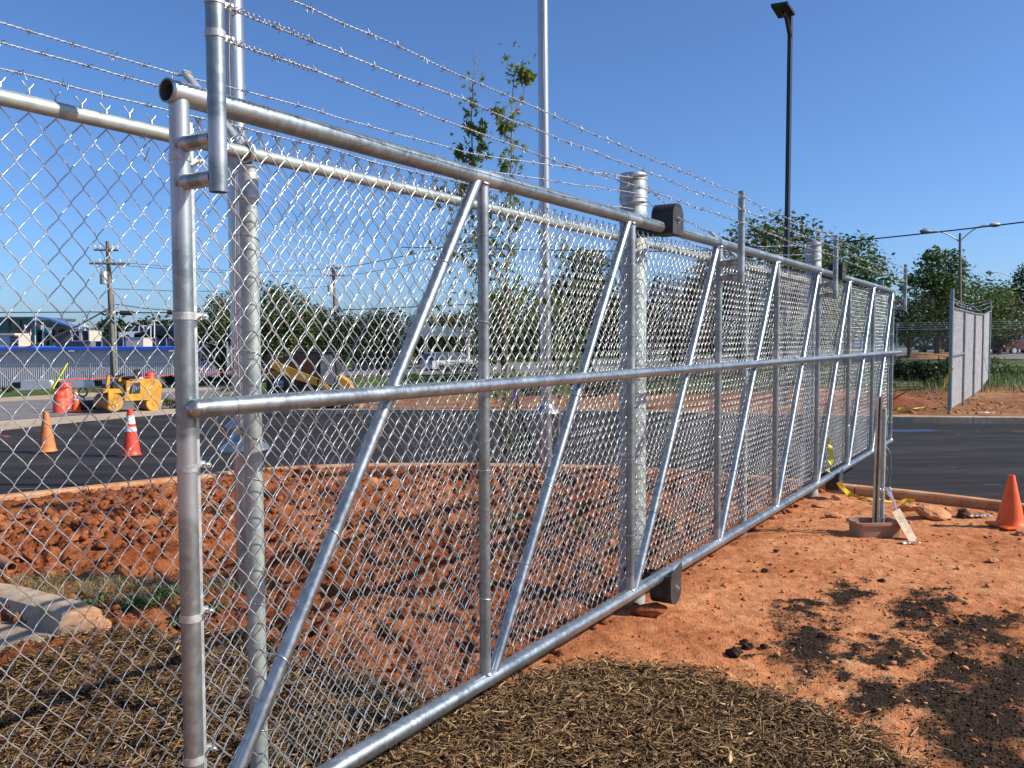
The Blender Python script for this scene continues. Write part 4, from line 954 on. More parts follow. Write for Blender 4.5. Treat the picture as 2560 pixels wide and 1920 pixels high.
def maple(base, stems, leaf_zones, label, nleaf):
    t = thing('young_maple', base, label, 'tree', 'staked young maples'); mb = MB()
    for pts, r0, r1 in stems:
        A = np.array(pts, float); n = 14; u = np.linspace(0, len(A) - 1, n); C = np.stack([np.interp(u, np.arange(len(A)), A[:, j]) for j in range(3)], -1)
        C[1:-1] = (C[:-2] + C[1:-1] * 2 + C[2:]) / 4; C[1:-1, 0] += np.random.default_rng(3).normal(size=n - 2) * .004
        mb.tube(C, np.linspace(r0, r1, n), 7)
    rgl = random.Random(int(base[0] * 100)); tot = sum(z[-1] for z in leaf_zones); cnt = 0
    for (c, rx, rz_, wt) in leaf_zones:
        k = int(round(nleaf * wt / tot)); c = np.array(c)
        for j in range(k):
            while True:
                d = np.array([rgl.uniform(-1, 1) for _ in range(3)])
                if d @ d < 1: break
            p = c + d * [rx, rx, rz_]; o = link('leaf', LEAFM[rgl.randrange(6)], t); sz = rgl.uniform(.075, .125)
            o.location = tuple(p - np.array(base)); o.scale = (sz, sz, sz); o.rotation_euler = (rgl.uniform(-2.4, -.5), rgl.uniform(-.6, .6), rgl.uniform(0, 6.28))
            if j % 3 == 0: q = p - [d[0] * rx * .75, d[1] * rx * .75, .05]; mb.tube([q, (p + q) / 2 + [0, 0, .02], p], [.004, .003, .0015], 4)
    rg2 = np.random.default_rng(8); nx = int(nleaf * 2.6); lv = np.array(LV); lf = []; 
    zs = [z for z in leaf_zones if z[-1] > 9 and z[1] > .2] + [(np.array(pp), .10, .16, 10) for pts, r0, _ in stems if r0 > .01 for pp in pts[1:6]]; VV = []; FF = []; TT = []
    for j in range(nx):
        c, rx, rz_, _ = zs[j % len(zs)]; d = rg2.normal(size=3) * .62; p = np.array(c) + d * [rx * 1.05, rx, rz_ * 1.1]; q = rotm_(rg2)
        VV.append(lv * rg2.uniform(.05, .10) @ q.T + p - np.array(base)); FF += [tuple(i + j * len(lv) for i in f) for f in LF]; TT += [rg2.uniform(.1, 1)] * len(LF)
    o = link('small_leaves', meshdata('small_leaves', np.concatenate(VV), FF, M['maple'], False, fattrs={"tint": TT}), t); o['kind'] = 'stuff'
    obj('trunk', mb, M['bark'], t); return t
Y = 7.62
def q_(px, py, dy=0.0): return P(px, py, Y + dy)
b = q_(1274, 1322); b[2] = 0.0
maple(b, [([b, q_(1268, 1100), q_(1264, 980), q_(1262, 760)], .021, .015), ([q_(1262, 765), q_(1232, 650, .05), q_(1196, 560, .08), q_(1187, 480, .1), q_(1181, 380, .1), q_(1178, 270, .1), q_(1180, 210, .1), q_(1192, 140, .1)], .012, .003),
          ([q_(1262, 765), q_(1272, 640), q_(1276, 520), q_(1280, 400), q_(1277, 300), q_(1287, 175)], .013, .003), ([q_(1281, 298), q_(1298, 255), q_(1314, 212)], .006, .003), ([q_(1178, 230, .1), q_(1170, 200, .1), q_(1150, 182, .1)], .003, .0015),
          ([q_(1180, 230, .1), q_(1188, 190, .1), q_(1198, 165, .1)], .003, .0015), ([q_(1280, 450), q_(1295, 400), q_(1310, 372)], .004, .0015), ([q_(1279, 365), q_(1290, 355), q_(1298, 348)], .003, .0015), ([q_(1185, 160, .1), q_(1184, 130, .1), q_(1181, 106, .1)], .003, .001)],
      [(q_(1176, 318, .1), .06, .10, 14), (q_(1206, 335, .1), .05, .14, 18), (q_(1148, 380, .1), .06, .08, 12), (q_(1190, 392, .1), .13, .10, 14), (q_(1165, 430, .1), .10, .08, 10), (q_(1180, 465, .1), .26, .16, 22), (q_(1130, 490, .1), .20, .16, 16),
       (q_(1316, 190), .075, .055, 30), (q_(1247, 282), .05, .04, 8), (q_(1262, 318), .06, .06, 16), (q_(1260, 410), .05, .05, 6), (q_(1260, 455), .05, .04, 4),
       (q_(1150, 620), .30, .22, 22), (q_(1250, 560), .28, .20, 18), (q_(1220, 720), .40, .28, 34), (q_(1160, 800), .30, .22, 16), (q_(1300, 760), .26, .25, 16), (q_(1240, 850), .30, .15, 5)], 
      'young staked maple with sparse leaves and two thin leaders behind the fence', 290)
b2 = G(1398, 1200); b2[2] = 0
maple(b2, [([b2, b2 + [0, 0, 1.2], b2 + [.04, 0, 2.0], b2 + [.02, 0, 2.7]], .02, .005)], [(b2 + [0, 0, 1.9], .40, .5, 30), (b2 + [.1, 0, 1.4], .35, .3, 16)], 'smaller leafy maple farther back near the second flagpole', 120)
# guying straps
for a_, b_ in (((1288, 985), (1345, 1208)), ((1286, 990), (1318, 1235)), ((1284, 985), (1115, 1290)), ((1320, 1060), (1322, 1200))):
    A = P(*a_, 7.7); B = P(*b_, 8.2 if b_[1] < 1250 else 7.6); mb = MB(); d = B - A; mb.prism([A, A + [.016, 0, 0], B + [.016, 0, 0], B], [0, .005, 0]); obj('guy_strap', mb, M['rubber'], bpy.data.objects['young_maple'], smooth=False)
mb = MB(); A = P(1283, 975, 7.6); mb.prism([A, A + [.03, 0, .01], A + [.05, 0, -.09], A + [.02, .0, -.11]], [0, .004, 0]); mb.prism([A, A + [.018, 0, -.03], A + [-.005, 0, -.13], A + [-.02, 0, -.12]], [0, .004, 0]); obj('ribbon', mb, M['purple'], bpy.data.objects['young_maple'], smooth=False)

# ================================================================== cones, barrels
def cone(c, h, base, m, label, stripes=False, sq=None, baseround=False, mbase=None):
    t = thing('traffic_cone', c, label, 'traffic cone', 'traffic cones'); rb, rt = base * .37, h * .055; zb = .03
    mb = MB(); prof = [(rb * 1.12, zb - .004), (rb * 1.06, zb + .010)] + [(rb + (rt - rb) * u, zb + .02 + (h - zb - .02) * u) for u in np.linspace(0, 1, 14)] + [(rt - .004, h + .003), (rt - .010, h - .02)]
    mb.lathe(c, prof, 28); obj('cone_body', mb, m, t)
    if stripes:
        for u0, u1 in ((.50, .60), (.67, .86)):
            mb = MB(); f = lambda u: (rb + (rt - rb) * u + .0025, zb + .02 + (h - zb - .02) * u); a, b_ = f(u0), f(u1); mb.lathe(c, [(a[0] - .002, a[1]), a, b_, (b_[0] - .002, b_[1])], 28); obj('reflective_collar', mb, M['white'], t)
    mb = MB(); a = random.uniform(0, .6) if sq is None else sq; rz = np.array([[math.cos(a), -math.sin(a), 0], [math.sin(a), math.cos(a), 0], [0, 0, 1]])
    mb.bevbox(np.array(c) + [0, 0, .014], (base, base, .028), .012, rz); obj('cone_base', mb, mbase or m, t)
    return t
cr_ = G(2526, 1316); cr_[2] = gz(cr_[0], cr_[1]) + .0; cone(cr_, .46, .30, M['orange'], 'plain orange cone standing on the red clay at the right edge', sq=.15)
def road_pt(px, py):
    z = -.2
    for _ in range(6): c = G(px, py, z); z = float(road_z(c[0], c[1]))
    return G(px, py, z)
M['coneold'] = mat('faded_orange_cone', (.62, .19, .05), .6, 0, .18, 7)
cA = road_pt(118, 1131); hA = (1131 - 1029) * cA[1] / FPX; cone(cA, hA, .40, M['coneold'], 'faded plain orange cone on the asphalt, leftmost', mbase=M['rubber'], sq=.1)
cB = road_pt(328, 1140); hB = (1140 - 1022) * cB[1] / FPX; cone(cB, hB, .40, M['redor'], 'bright red orange cone with two white collars on the asphalt', True, mbase=M['rubber'], sq=.2)
cC = P(190, 1030, 27.5); cone(cC, .72, .40, M['orange'], 'small orange cone standing against the barrels by the road roller', True, sq=.3)
def barrel(c, h, r, label, cut=1.0):
    t = thing('traffic_barrel', c, label, 'traffic barrel', 'orange traffic barrels beside the road roller'); mb = MB()
    prof = [(r * 1.02, 0), (r * 1.02, h * .12), (r * .98, h * .15), (r * .98, h * .34), (r * .93, h * .36), (r * .93, h * .53), (r * .88, h * .55), (r * .88, h * .72), (r * .82, h * .74), (r * .82, h * .90), (r * .70, h * .96), (r * .3, h * 1.0), (r * .1, h)]
    mb.lathe(c, prof, 20); obj('barrel_body', mb, M['redor'], t)
    for u in (.44, .63): mb = MB(); rr = r * (.935 if u < .5 else .885); mb.lathe(c, [(rr, h * (u - .07)), (rr + .002, h * (u - .07)), (rr + .002, h * (u + .07)), (rr, h * (u + .07))], 20); obj('pale_band', mb, mat('faded_band', (.72, .18, .10), .5), t)
    mb = MB(); mb.bevbox(np.array(c) + [0, 0, h + .02], (r * .5, .04, .05), .01); obj('handle', mb, M['redor'], t)
barrel(P(152, 1036, 27.0), .74, .235, 'front orange barrel left of the small cone')
barrel(P(164, 1021, 29.5), .92, .24, 'taller orange barrel just behind the front one')
barrel(P(376, 990, 36), 1.0, .25, 'orange barrel whose top shows over the rear of the road roller')
cable([(165, 949, 29), (260, 946, 30), (376, 942, 36), (470, 934, 42), (700, 925, 50)], .02, 'red line strung from the orange barrels to the right', 'red_line', M['redor'])

# ================================================================== road roller
def RM(px, py, Y): return P(px, py, Y)
RY = 27.0; rb0 = P(300, 1030, RY); K = RY / FPX
t = thing('road_roller', rb0, 'small yellow tandem road roller parked beyond the asphalt', 'road roller')
def X_(px): return (px - 300) * K + rb0[0]
def Z_(py): return (1030 - py) * K + rb0[2]
rd = .285; wd = .78
def RP(px, py, off=0.0): return P(px, py, RY + (px - 300) * K * 1.15) + np.array([-.80, .60, 0]) * off
for px in (287, 386):
    cdr = RP(px, 1029); cx = cdr[0]; cz_ = cdr[2] + rd
    mb = MB(); yy0, yy1 = RY, RY + wd; g_ = np.linspace(0, 2 * math.pi, 29)[:-1]
    # drum turned a little so that its barrel shows to the left of the end face
    ax = np.array([-.80, .60, 0]); c0 = np.array([cx, cdr[1], cz_]); c1_ = c0 + ax * wd
    mb.tube([c0, c1_], rd, 28); dr = obj('drum', mb, M['drum'], t)
    mb = MB(); mb.tube([c0 - ax * .012, c0 + ax * .01], rd * .93, 28); mb.tube([c0 - ax * .03, c0], .09, 14); obj('drum_end_plate', mb, M['yellow'], dr)
ax2 = np.array([-.80, .60, 0])
def slab(poly, d, m, nm, parent=t, off=0.0, sm=False):
    mb = MB(); mb.prism([RP(a, b_, off) for a, b_ in poly], ax2 * d); return obj(nm, mb, m, parent, smooth=sm)
slab([(318, 1000), (404, 999), (407, 962), (402, 954), (396, 947), (368, 948), (318, 952)], 0.72, M['yellow'], 'engine_body', off=.05)
slab([(312, 1002), (404, 999), (404, 990), (312, 988)], 0.76, M['yellow'], 'rear_frame', off=.02)
slab([(324, 984), (352, 984), (352, 956), (330, 958)], .02, M['blackp'], 'engine_bay', off=.032)
mb = MB()
for k in range(5): mb.tube([RP(330 + 5 * k, 982 - 3 * k), RP(334 + 4 * k, 962 + 2 * k)], .018, 6)
obj('engine_hoses', mb, M['bolt'], t)
slab([(258, 983), (310, 983), (302, 972), (262, 972)], 0.68, M['yellow'], 'front_yoke', off=.05)
slab([(268, 1012), (276, 1012), (282, 984), (286, 976), (268, 976)], .05, M['yellow'], 'front_fork', off=-.08)
slab([(278, 972), (288, 972), (287, 944), (283, 936)], .08, M['yellow'], 'steering_column', off=.3)
slab([(288, 986), (322, 990), (322, 962), (290, 962)], .7, M['blackp'], 'articulation_joint', off=.15)
slab([(308, 954), (334, 952), (338, 945), (310, 947)], .5, M['yellow'], 'seat_base', off=.3)
mb = MB(); c = P(326, 944, RY + .6); mb.bevbox(c, (.42, .42, .08), .03); mb.bevbox(c + [.22, 0, .14], (.08, .40, .26), .03); obj('seat', mb, M['rubber'], t)
mb = MB(); w0 = P(299, 939, RY + .3); mb.tube([w0 + [math.cos(a) * .14, math.sin(a) * .14, math.cos(a) * .06] for a in np.linspace(0, 2 * math.pi, 17)[:-1]], .014, 6, closed=True); mb.tube([w0, w0 + [-.12, 0, -.3]], .018, 6); obj('steering_wheel', mb, M['rubber'], t)
slab([(377, 971), (381, 971), (381, 967), (377, 967)], .01, M['blackp'], 'latch', off=.03)
# towed hitch and dark plate compactor lying to the left
t = thing('plate_compactor', P(215, 1028, 28), 'dark machine with black wheel between the barrels and the road roller', 'compactor')
mb = MB(); mb.bevbox(P(216, 1012, 28.1), (.62, .5, .30), .05); obj('engine', mb, M['blackp'], t)
mb = MB(); mb.bevbox(P(216, 1026, 28.1), (.7, .6, .07), .02); obj('base_plate', mb, M['drum'], t)
mb = MB(); c = P(208, 981, 28.3); mb.tube([c + [math.cos(a) * .14, .04 * math.sin(a), math.sin(a) * .14] for a in np.linspace(0, 2 * math.pi, 17)[:-1]], .03, 8, closed=True); mb.tube([P(208, 990, 28.3), P(214, 1005, 28.1)], .02, 6); obj('guide_wheel', mb, M['rubber'], t)

# ================================================================== skid steer loader
LY = 24.6; lb0 = P(760, 1039, LY); K2 = LY / FPX
t = thing('skid_steer_loader', lb0, 'yellow skid steer loader with dark glass cab parked at the far kerb', 'loader')
def LP(px, py, off=0.0): return np.array([(px - 760) * K2 + lb0[0] - .10 * off, LY + off, (1039 - py) * K2 + lb0[2]])
def lsl(poly, d, m, nm, off=0.0, parent=None):
    mb = MB(); mb.prism([LP(a, b_, off) for a, b_ in poly], np.array([-.10 * d, d, 0])); return obj(nm, mb, m, parent or t, smooth=False)
cab = lsl([(728, 985), (800, 985), (838, 970), (842, 925), (836, 888), (828, 882), (740, 883), (730, 892)], 1.1, M['blackp'], 'cab', off=.25)
lsl([(737, 965), (794, 965), (794, 890), (742, 890)], .02, M['glass'], 'side_window', .235, cab)
M['scr'] = mat('scratched_plastic_door', (.25, .26, .27), .3, 0, .25, 6)
lsl([(801, 960), (832, 965), (838, 930), (832, 892), (825, 887), (806, 888), (801, 894)], .02, M['scr'], 'front_glass', .22, cab)
mb = MB()
for k in range(7): mb.box(LP(742 + 8 * k, 925, .23), (.012, .012, .72))
obj('window_grille', mb, M['blackp'], cab)
mb = MB(); mb.bevbox(LP(788, 880, .8), (1.15, 1.0, .04), .01); obj('roof', mb, M['blackp'], cab)
lsl([(667, 1000), (740, 1000), (740, 890), (670, 888), (662, 892), (664, 980)], 1.2, M['blackp'], 'engine_block', .2)
lsl([(669, 948), (696, 948), (696, 928), (669, 926)], .04, M['yellow'], 'rear_panel', .14)
for off in (0.0, 1.35):
    lsl([(676, 901), (680, 898), (735, 921), (795, 946), (800, 950), (796, 965), (730, 945), (676, 916)], .12, M['yellow'], 'lift_arm', off)
    lsl([(795, 948), (804, 948), (832, 976), (834, 984), (818, 984), (794, 962)], .12, M['yellow'], 'arm_elbow', off)
lsl([(680, 893), (707, 889), (707, 893), (680, 896)], .06, M['yellow'], 'upper_link', .05)
lsl([(846, 938), (872, 958), (884, 990), (868, 990), (856, 968), (846, 960)], .9, M['yellow'], 'bucket_link', .3)
lsl([(832, 1002), (846, 1000), (862, 1036), (880, 1038), (890, 985), (868, 980)], 1.5, M['blackp'], 'bucket', -.1)
lsl([(858, 1016), (900, 1014), (905, 1036), (866, 1038)], 1.4, M['drum'], 'bucket_lip', -.12)
pl = lsl([(687, 968), (708, 968), (708, 951), (687, 951)], .012, mat('grey_placard', (.42, .45, .55), .5), 'placard', .10)
mb = MB()
for k, (a, b_) in enumerate(((688.5, 691), (691.6, 693.2), (694, 696), (696.8, 698.4), (699.2, 701), (701.8, 703.4), (704.2, 706.5))): mb.prism([LP(a, 961.6, .092), LP(b_, 961.6, .092), LP(b_, 959.2, .092), LP(a, 959.2, .092)], [0, .004, 0])
obj('placard_lettering', mb, mat('placard_ink', (.05, .07, .20), .6), pl, smooth=False)
lsl([(672, 1010), (845, 1010), (850, 1000), (840, 975), (672, 978)], 1.5, M['drum'], 'lower_frame', .1)
for px in (700, 808):
    for off in (.0, 1.35):
        c = LP(px, 1007, off); mb = MB(); mb.tube([c, c + [0, .08, 0], c + [0, .22, 0], c + [0, .30, 0]], [.30, .375, .375, .30], 22); wl = obj('wheel', mb, M['rubber'], t, ang=50)
        mb = MB(); mb.tube([c - [0, .01, 0], c + [0, .02, 0]], .17, 14); obj('rim', mb, M['drum'], wl)

# ================================================================== vehicles in the distance
def car(c, L, Wd, H, yaw, paint, label, kind='suv', cat='car'):
    t = thing('parked_car', c, label, cat, 'parked cars in the distance'); rz = np.array([[math.cos(yaw), -math.sin(yaw), 0], [math.sin(yaw), math.cos(yaw), 0], [0, 0, 1]])
    if kind == 'suv': roof = [(-.46, .62), (-.42, .95), (-.30, 1.0), (.08, .99), (.22, .64)]
    elif kind == 'pickup': roof = [(-.06, .60), (-.03, .95), (.02, 1.0), (.14, .98), (.24, .62)]
    else: roof = [(-.40, .58), (-.28, .95), (-.20, 1.0), (.06, .98), (.22, .60)]
    low = [(-.5, .24), (-.5, .56)] + [(-.49, .60)] + [roof[0]] + [roof[-1]] + [(.44, .56), (.495, .46), (.5, .24)]
    if kind == 'van': low = [(-.5, .24), (-.5, .88), (-.46, 1.0), (.08, .99), (.26, .60), (.44, .54), (.495, .44), (.5, .24)]
    mb = MB(); hw = Wd / 2
    poly = [(a * L, z * H) for a, z in low]; n = len(poly)
    V = [(x, s * hw * (1 if z < .5 * H else .97), z) for s in (-1, 1) for x, z in poly]; F = [tuple(range(n)), tuple(reversed(range(n, 2 * n)))] + [(k, n + k, n + (k + 1) % n, (k + 1) % n) for k in range(n)]
    mb.add(np.array(V) @ rz.T + c, F)
    rp = [(a * L, z * H) for a, z in roof]; n = len(rp); top = [.93, .80, .76, .78, .93]
    V = [(x, s * hw * w_, z) for s in (-1, 1) for (x, z), w_ in zip(rp, top)]; F = [tuple(range(n)), tuple(reversed(range(n, 2 * n)))] + [(k, n + k, n + k + 1, k + 1) for k in range(n - 1)]
    mg = MB(); mg.add(np.array(V) @ rz.T + c, F)
    if kind == 'van':
        mg = MB()
        for s in (-1, 1): mg.prism([rz @ np.array([a * L, s * (hw + .015), z * H]) + c for a, z in ((-.02, .66), (.19, .66), (.09, .92), (-.02, .92))], rz @ np.array([0, -s * .03, 0]))
    body = obj('body', mb, paint, t, ang=25); gl = obj('windows', mg, M['glass'], t, smooth=False)
    if kind == 'van': roof = None
    mr = MB(); V = [(rp[k][0], s * hw * (top[k] * 1.0 - .01), rp[k][1] + .012) for s in (-1, 1) for k in (1, 2, 3)]; mr.add(np.array(V) @ rz.T + c, [(0, 1, 4, 3), (1, 2, 5, 4)])
    for k0, k1 in ((0, 1), (3, 4)):
        for s in (-1, 1):
            a = np.array([rp[k0][0], s * hw * top[k0], rp[k0][1]]); b_ = np.array([rp[k1][0], s * hw * top[k1], rp[k1][1]]); mr.tube([rz @ a + c, rz @ b_ + c], .05, 5)
    mid = (rp[1][0] + rp[3][0]) / 2
    for s in (-1, 1): mr.tube([rz @ np.array([mid, s * hw * .94, .6 * H]) + c, rz @ np.array([mid, s * hw * .79, .98 * H]) + c], .05, 5)
    if kind != 'van': obj('roof_panel', mr, paint, t, ang=30)
    for x in (-.31, .31):
        for s in (-1, 1):
            a = rz @ np.array([x * L, s * hw * 1.0, .2 * H]) + c; d = rz @ np.array([0, -s * .22, 0]); mb = MB(); mb.tube([a, a + d], .2 * H, 16); wl = obj('wheel', mb, M['rubber'], t); mb = MB(); mb.tube([a - d * .03, a + d * .1], .12 * H, 12); obj('rim', mb, M['bolt'], wl)
    for x, m_, nm in ((.488, 'white', 'headlight'), (-.495, 'redor', 'taillight')):
        for s in (-1, 1): mb = MB(); mb.bevbox(rz @ np.array([x * L, s * hw * .78, .50 * H]) + c, (.12, .3, .14), .02, rz); obj(nm, mb, M[m_], t)
    return t
pw = mat('white_car_paint', (.72, .72, .72), .25, 0, .03, 3, coat=.4); pk = mat('black_car_paint', (.010, .010, .012), .35, 0, .1, 3, coat=.2, spec=.3); pr = mat('dark_red_car_paint', (.09, .008, .008), .4, 0, .1, 3, coat=.2, spec=.3); ps = mat('silver_car_paint', (.55, .56, .58), .3, .4, .05, 3, coat=.6)
car(P(2358, 886, 76), 4.7, 1.9, 1.75, R(200), pk, 'black car half hidden by the end post of the edge-on fence')
car(P(2492, 883, 74), 4.8, 1.95, 1.75, R(15), pk, 'black sport utility vehicle parked right of the edge-on fence')
car(P(2548, 886, 69), 4.6, 1.9, 1.68, R(195), pr, 'dark red car at the right edge of the parking lot')
car(P(1128, 932, 66), 4.6, 1.85, 1.6, R(38), ps, 'silver white sport utility vehicle seen from behind near the white canopy')
car(P(1640, 905, 66), 5.2, 2.0, 1.9, R(180), pw, 'white pickup truck seen through the fence beside the near roller post', 'pickup', 'pickup truck')
for px, py, lb in ((70, 1004, 'white van roof showing over the verge at the far left'), (175, 1003, 'white van roof showing over the verge behind the barrels'), (270, 999, 'white van roof showing over the verge by the utility pole')):
    car(P(px, py, 61), 4.6, 1.9, 1.55, R(178), pw, lb, 'van', 'van')

# ================================================================== grey building with blue eave and what stands beyond
BY = 72.0
t = thing('metal_building', P(250, 1005, BY), 'long low grey ribbed metal building with a bright blue eave', 'building')
A = P(-500, 1000, BY); B = P(588, 985, BY); zt = P(300, 875, BY)[2]; zb = -5.0
n = 420; u = np.linspace(A[0], B[0], n * 2); yy = BY + np.where(np.arange(n * 2) % 4 < 2, 0, .06)
V = np.concatenate([np.column_stack([u, yy, np.full(n * 2, zb)]), np.column_stack([u, yy, np.full(n * 2, zt)])]); F = [(k, k + 1, n * 2 + k + 1, n * 2 + k) for k in range(n * 2 - 1)]
mb = MB().add(V, F); obj('ribbed_wall', mb, mat('grey_metal_siding', (.50, .50, .50), .5, .0, .06, 1), t, smooth=False)
mb = MB(); mb.box([(A[0] + B[0]) / 2, BY + 15, (zb + zt) / 2 - .2], (B[0] - A[0] - .4, 29, zt - zb - .6)); obj('core', mb, M['galv_d'], t, smooth=False)
mb = MB(); mb.box([(A[0] + B[0]) / 2, BY + 14.7, zt + .12], (B[0] - A[0] + .5, 30, .26)); obj('blue_eave', mb, mat('blue_trim', (.03, .12, .62), .4, 0, .04, 1), t, smooth=False)
for px in (180, 430): mb = MB(); mb.bevbox(P(px, 877, BY - .15), (.5, .3, .16), .03); obj('wall_light', mb, M['white'], t)
def bx(t, nm, px0, px1, py0, py1, Y, d, m, **k):
    a, b_ = P(px0, py1, Y), P(px1, py0, Y); mb = MB(); mb.box([(a[0] + b_[0]) / 2, Y + d / 2, (a[2] + b_[2]) / 2], (abs(b_[0] - a[0]), d, abs(b_[2] - a[2]))); return obj(nm, mb, m, t, smooth=False, **k)
M['beige'] = mat('beige_panel', (.55, .44, .30), .7, 0, .05, 2); M['dkbrown'] = mat('dark_brown_panel', (.04, .03, .028), .6); M['greyp'] = mat('dark_grey_parapet', (.07, .075, .09), .6, 0, .1, 1)
rt = thing('rooftop_screen', P(390, 870, 84), 'long dark grey screen wall standing above the blue eave', 'wall')
bx(rt, 'screen', 224, 600, 846, 875, 84, .3, M['greyp'])
for k in range(14): bx(rt, 'screen_post', 226 + 27 * k, 227 + 27 * k, 845, 875, 83.9, .1, M['galv_d'])
bx(rt, 'top_strip', 224, 600, 844.5, 846, 83.95, .35, M['galv_d'])
u1 = thing('rooftop_unit', P(200, 868, 80), 'rooftop unit with dark panels in a beige frame above the blue eave', 'rooftop unit')
bx(u1, 'panel', 179, 222, 827, 852, 80.1, 2, M['dkbrown']); bx(u1, 'frame', 178, 180, 826, 853, 80, 2.2, M['beige']); bx(u1, 'frame', 198, 204, 826, 853, 80, .15, M['beige']); bx(u1, 'frame', 221, 223, 826, 853, 80, 2.2, M['beige']); bx(u1, 'frame', 180, 221, 826, 827.5, 79.98, .12, M['beige']); bx(u1, 'frame', 180, 221, 851.5, 853, 79.98, .12, M['beige']); bx(u1, 'base', 140, 226, 853, 872, 80.3, 1, mat('tan_base', (.16, .14, .12), .8))
u2 = thing('rooftop_box', P(336, 868, 79), 'cream box standing on the roof right of the utility pole', 'rooftop unit'); bx(u2, 'casing', 315, 358, 845, 869, 79, 2, M['beige']); bx(u2, 'lid', 314, 359, 844, 845, 78.95, 2.1, M['white'])
u3 = thing('rooftop_box', P(528, 868, 79), 'cream gabled box above the blue eave left of the first flagpole', 'rooftop unit'); bx(u3, 'casing', 511, 532, 842, 858, 79, 2, M['beige'])
mb = MB(); mb.prism([P(509, 842, 78.9), P(552, 838, 78.9), P(545, 829, 78.9), P(515, 829, 78.9)], [0, 2.2, 0]); mb.prism([P(511, 868, 78.8), P(540, 868, 78.8), P(532, 859, 78.8), P(511, 859, 78.8)], [0, 1.5, 0]); obj('roof', mb, M['white'], u3, smooth=False)
u4 = thing('rooftop_box', P(15, 868, 79), 'beige stepped box with dark openings at the far left above the eave', 'rooftop unit'); bx(u4, 'casing', -20, 36, 833, 838, 79, 2.4, M['beige']); bx(u4, 'casing', -20, 46, 838, 866, 79.2, 2, M['beige'])
for y in (841, 849, 858): bx(u4, 'opening', 25, 45, y, y + 5, 79.1, .1, M['dkbrown'])
for k, (px, py) in enumerate(((362, 838), (400, 839), (432, 839))):
    car(P(px, 852, 104), 5.4, 2.0, 1.85, R(180), [pw, pk, pk][k], ['white pickup parked above the grey screen wall', 'black truck parked above the screen wall next to the white pickup', 'black sport utility vehicle above the screen wall beside the gate post'][k], ['pickup', 'suv', 'suv'][k])
# deck that carries those cars
dk = MB(); a, b_ = P(180, 854, 98), P(640, 853, 98); dk.box([(a[0] + b_[0]) / 2, 109, a[2] - 2.0], (b_[0] - a[0], 22, 4)); g = obj('raised_parking_deck', dk, M['oldasph'], smooth=False); tag(g, kind='structure')
# glass building with curved roof
GY = 120.0; gb = thing('glass_building', P(80, 870, GY), 'teal glass building with a curved blue roof beyond the grey building', 'building')
M['teal'] = mat('teal_glass', (.02, .10, .11), .12, 0, .35, .12, spec=.8, col2=(.015, .05, .07))
bx(gb, 'glass_wall', -220, 80, 797, 880, GY, 12, M['teal']); bx(gb, 'glass_wall', 82, 123, 802, 880, GY + 1.0, 10, M['teal'])
for k in range(11): bx(gb, 'mullion', -200 + 28 * k, -199 + 28 * k, 798, 872, GY - .08, .1, M['dkbrown'])
for y in (820, 845): bx(gb, 'transom', -220, 80, y, y + .7, GY - .08, .1, M['dkbrown'])
bx(gb, 'dark_fascia', -220, 80, 792, 799, GY - .3, 12, M['greyp']); bx(gb, 'corner_post', 80, 83, 797, 872, GY - .3, 1, mat('teal_steel', (.08, .32, .30), .5))
mb = MB(); mt = [(78, 791), (100, 792), (125, 797), (150, 805), (170, 813), (184, 819)]
pts = [P(a, b_, GY - 2) for a, b_ in mt] + [P(a, b_ + 3.5, GY - 2) for a, b_ in reversed(mt)]
for k in range(5): mb.prism([pts[k], pts[k + 1], pts[10 - k], pts[11 - k]], [0, 2.5, 0])
obj('curved_roof', mb, mat('blue_roof', (.10, .20, .48), .4, .2, .05, 1), gb, smooth=False)
mb = MB(); mb.prism([P(123, 816, GY), P(123, 802, GY), P(140, 807, GY), P(160, 814, GY), P(168, 817, GY)], [0, 8, 0]); obj('gable_siding', mb, mat('grey_siding', (.30, .30, .30), .6), gb, smooth=False)
bx(gb, 'pierced_beam', 82, 175, 817, 824, GY - .5, .6, M['conc'])
for k in range(9): mb = MB(); mb.disc(P(92 + 8 * k, 820.5, GY - .56), [0, -1, 0], .10, 10); obj('beam_hole', mb, M['dkbrown'], gb, smooth=False)
for px in (110, 125, 140, 172): bx(gb, 'column', px, px + 2, 824, 872, GY + .5, .4, M['conc'])
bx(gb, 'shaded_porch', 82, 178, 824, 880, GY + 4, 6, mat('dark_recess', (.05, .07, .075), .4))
bx(gb, 'grey_side_wall', 138, 178, 832, 875, GY - 1.0, 1, mat('grey_wall', (.14, .13, .13), .7))
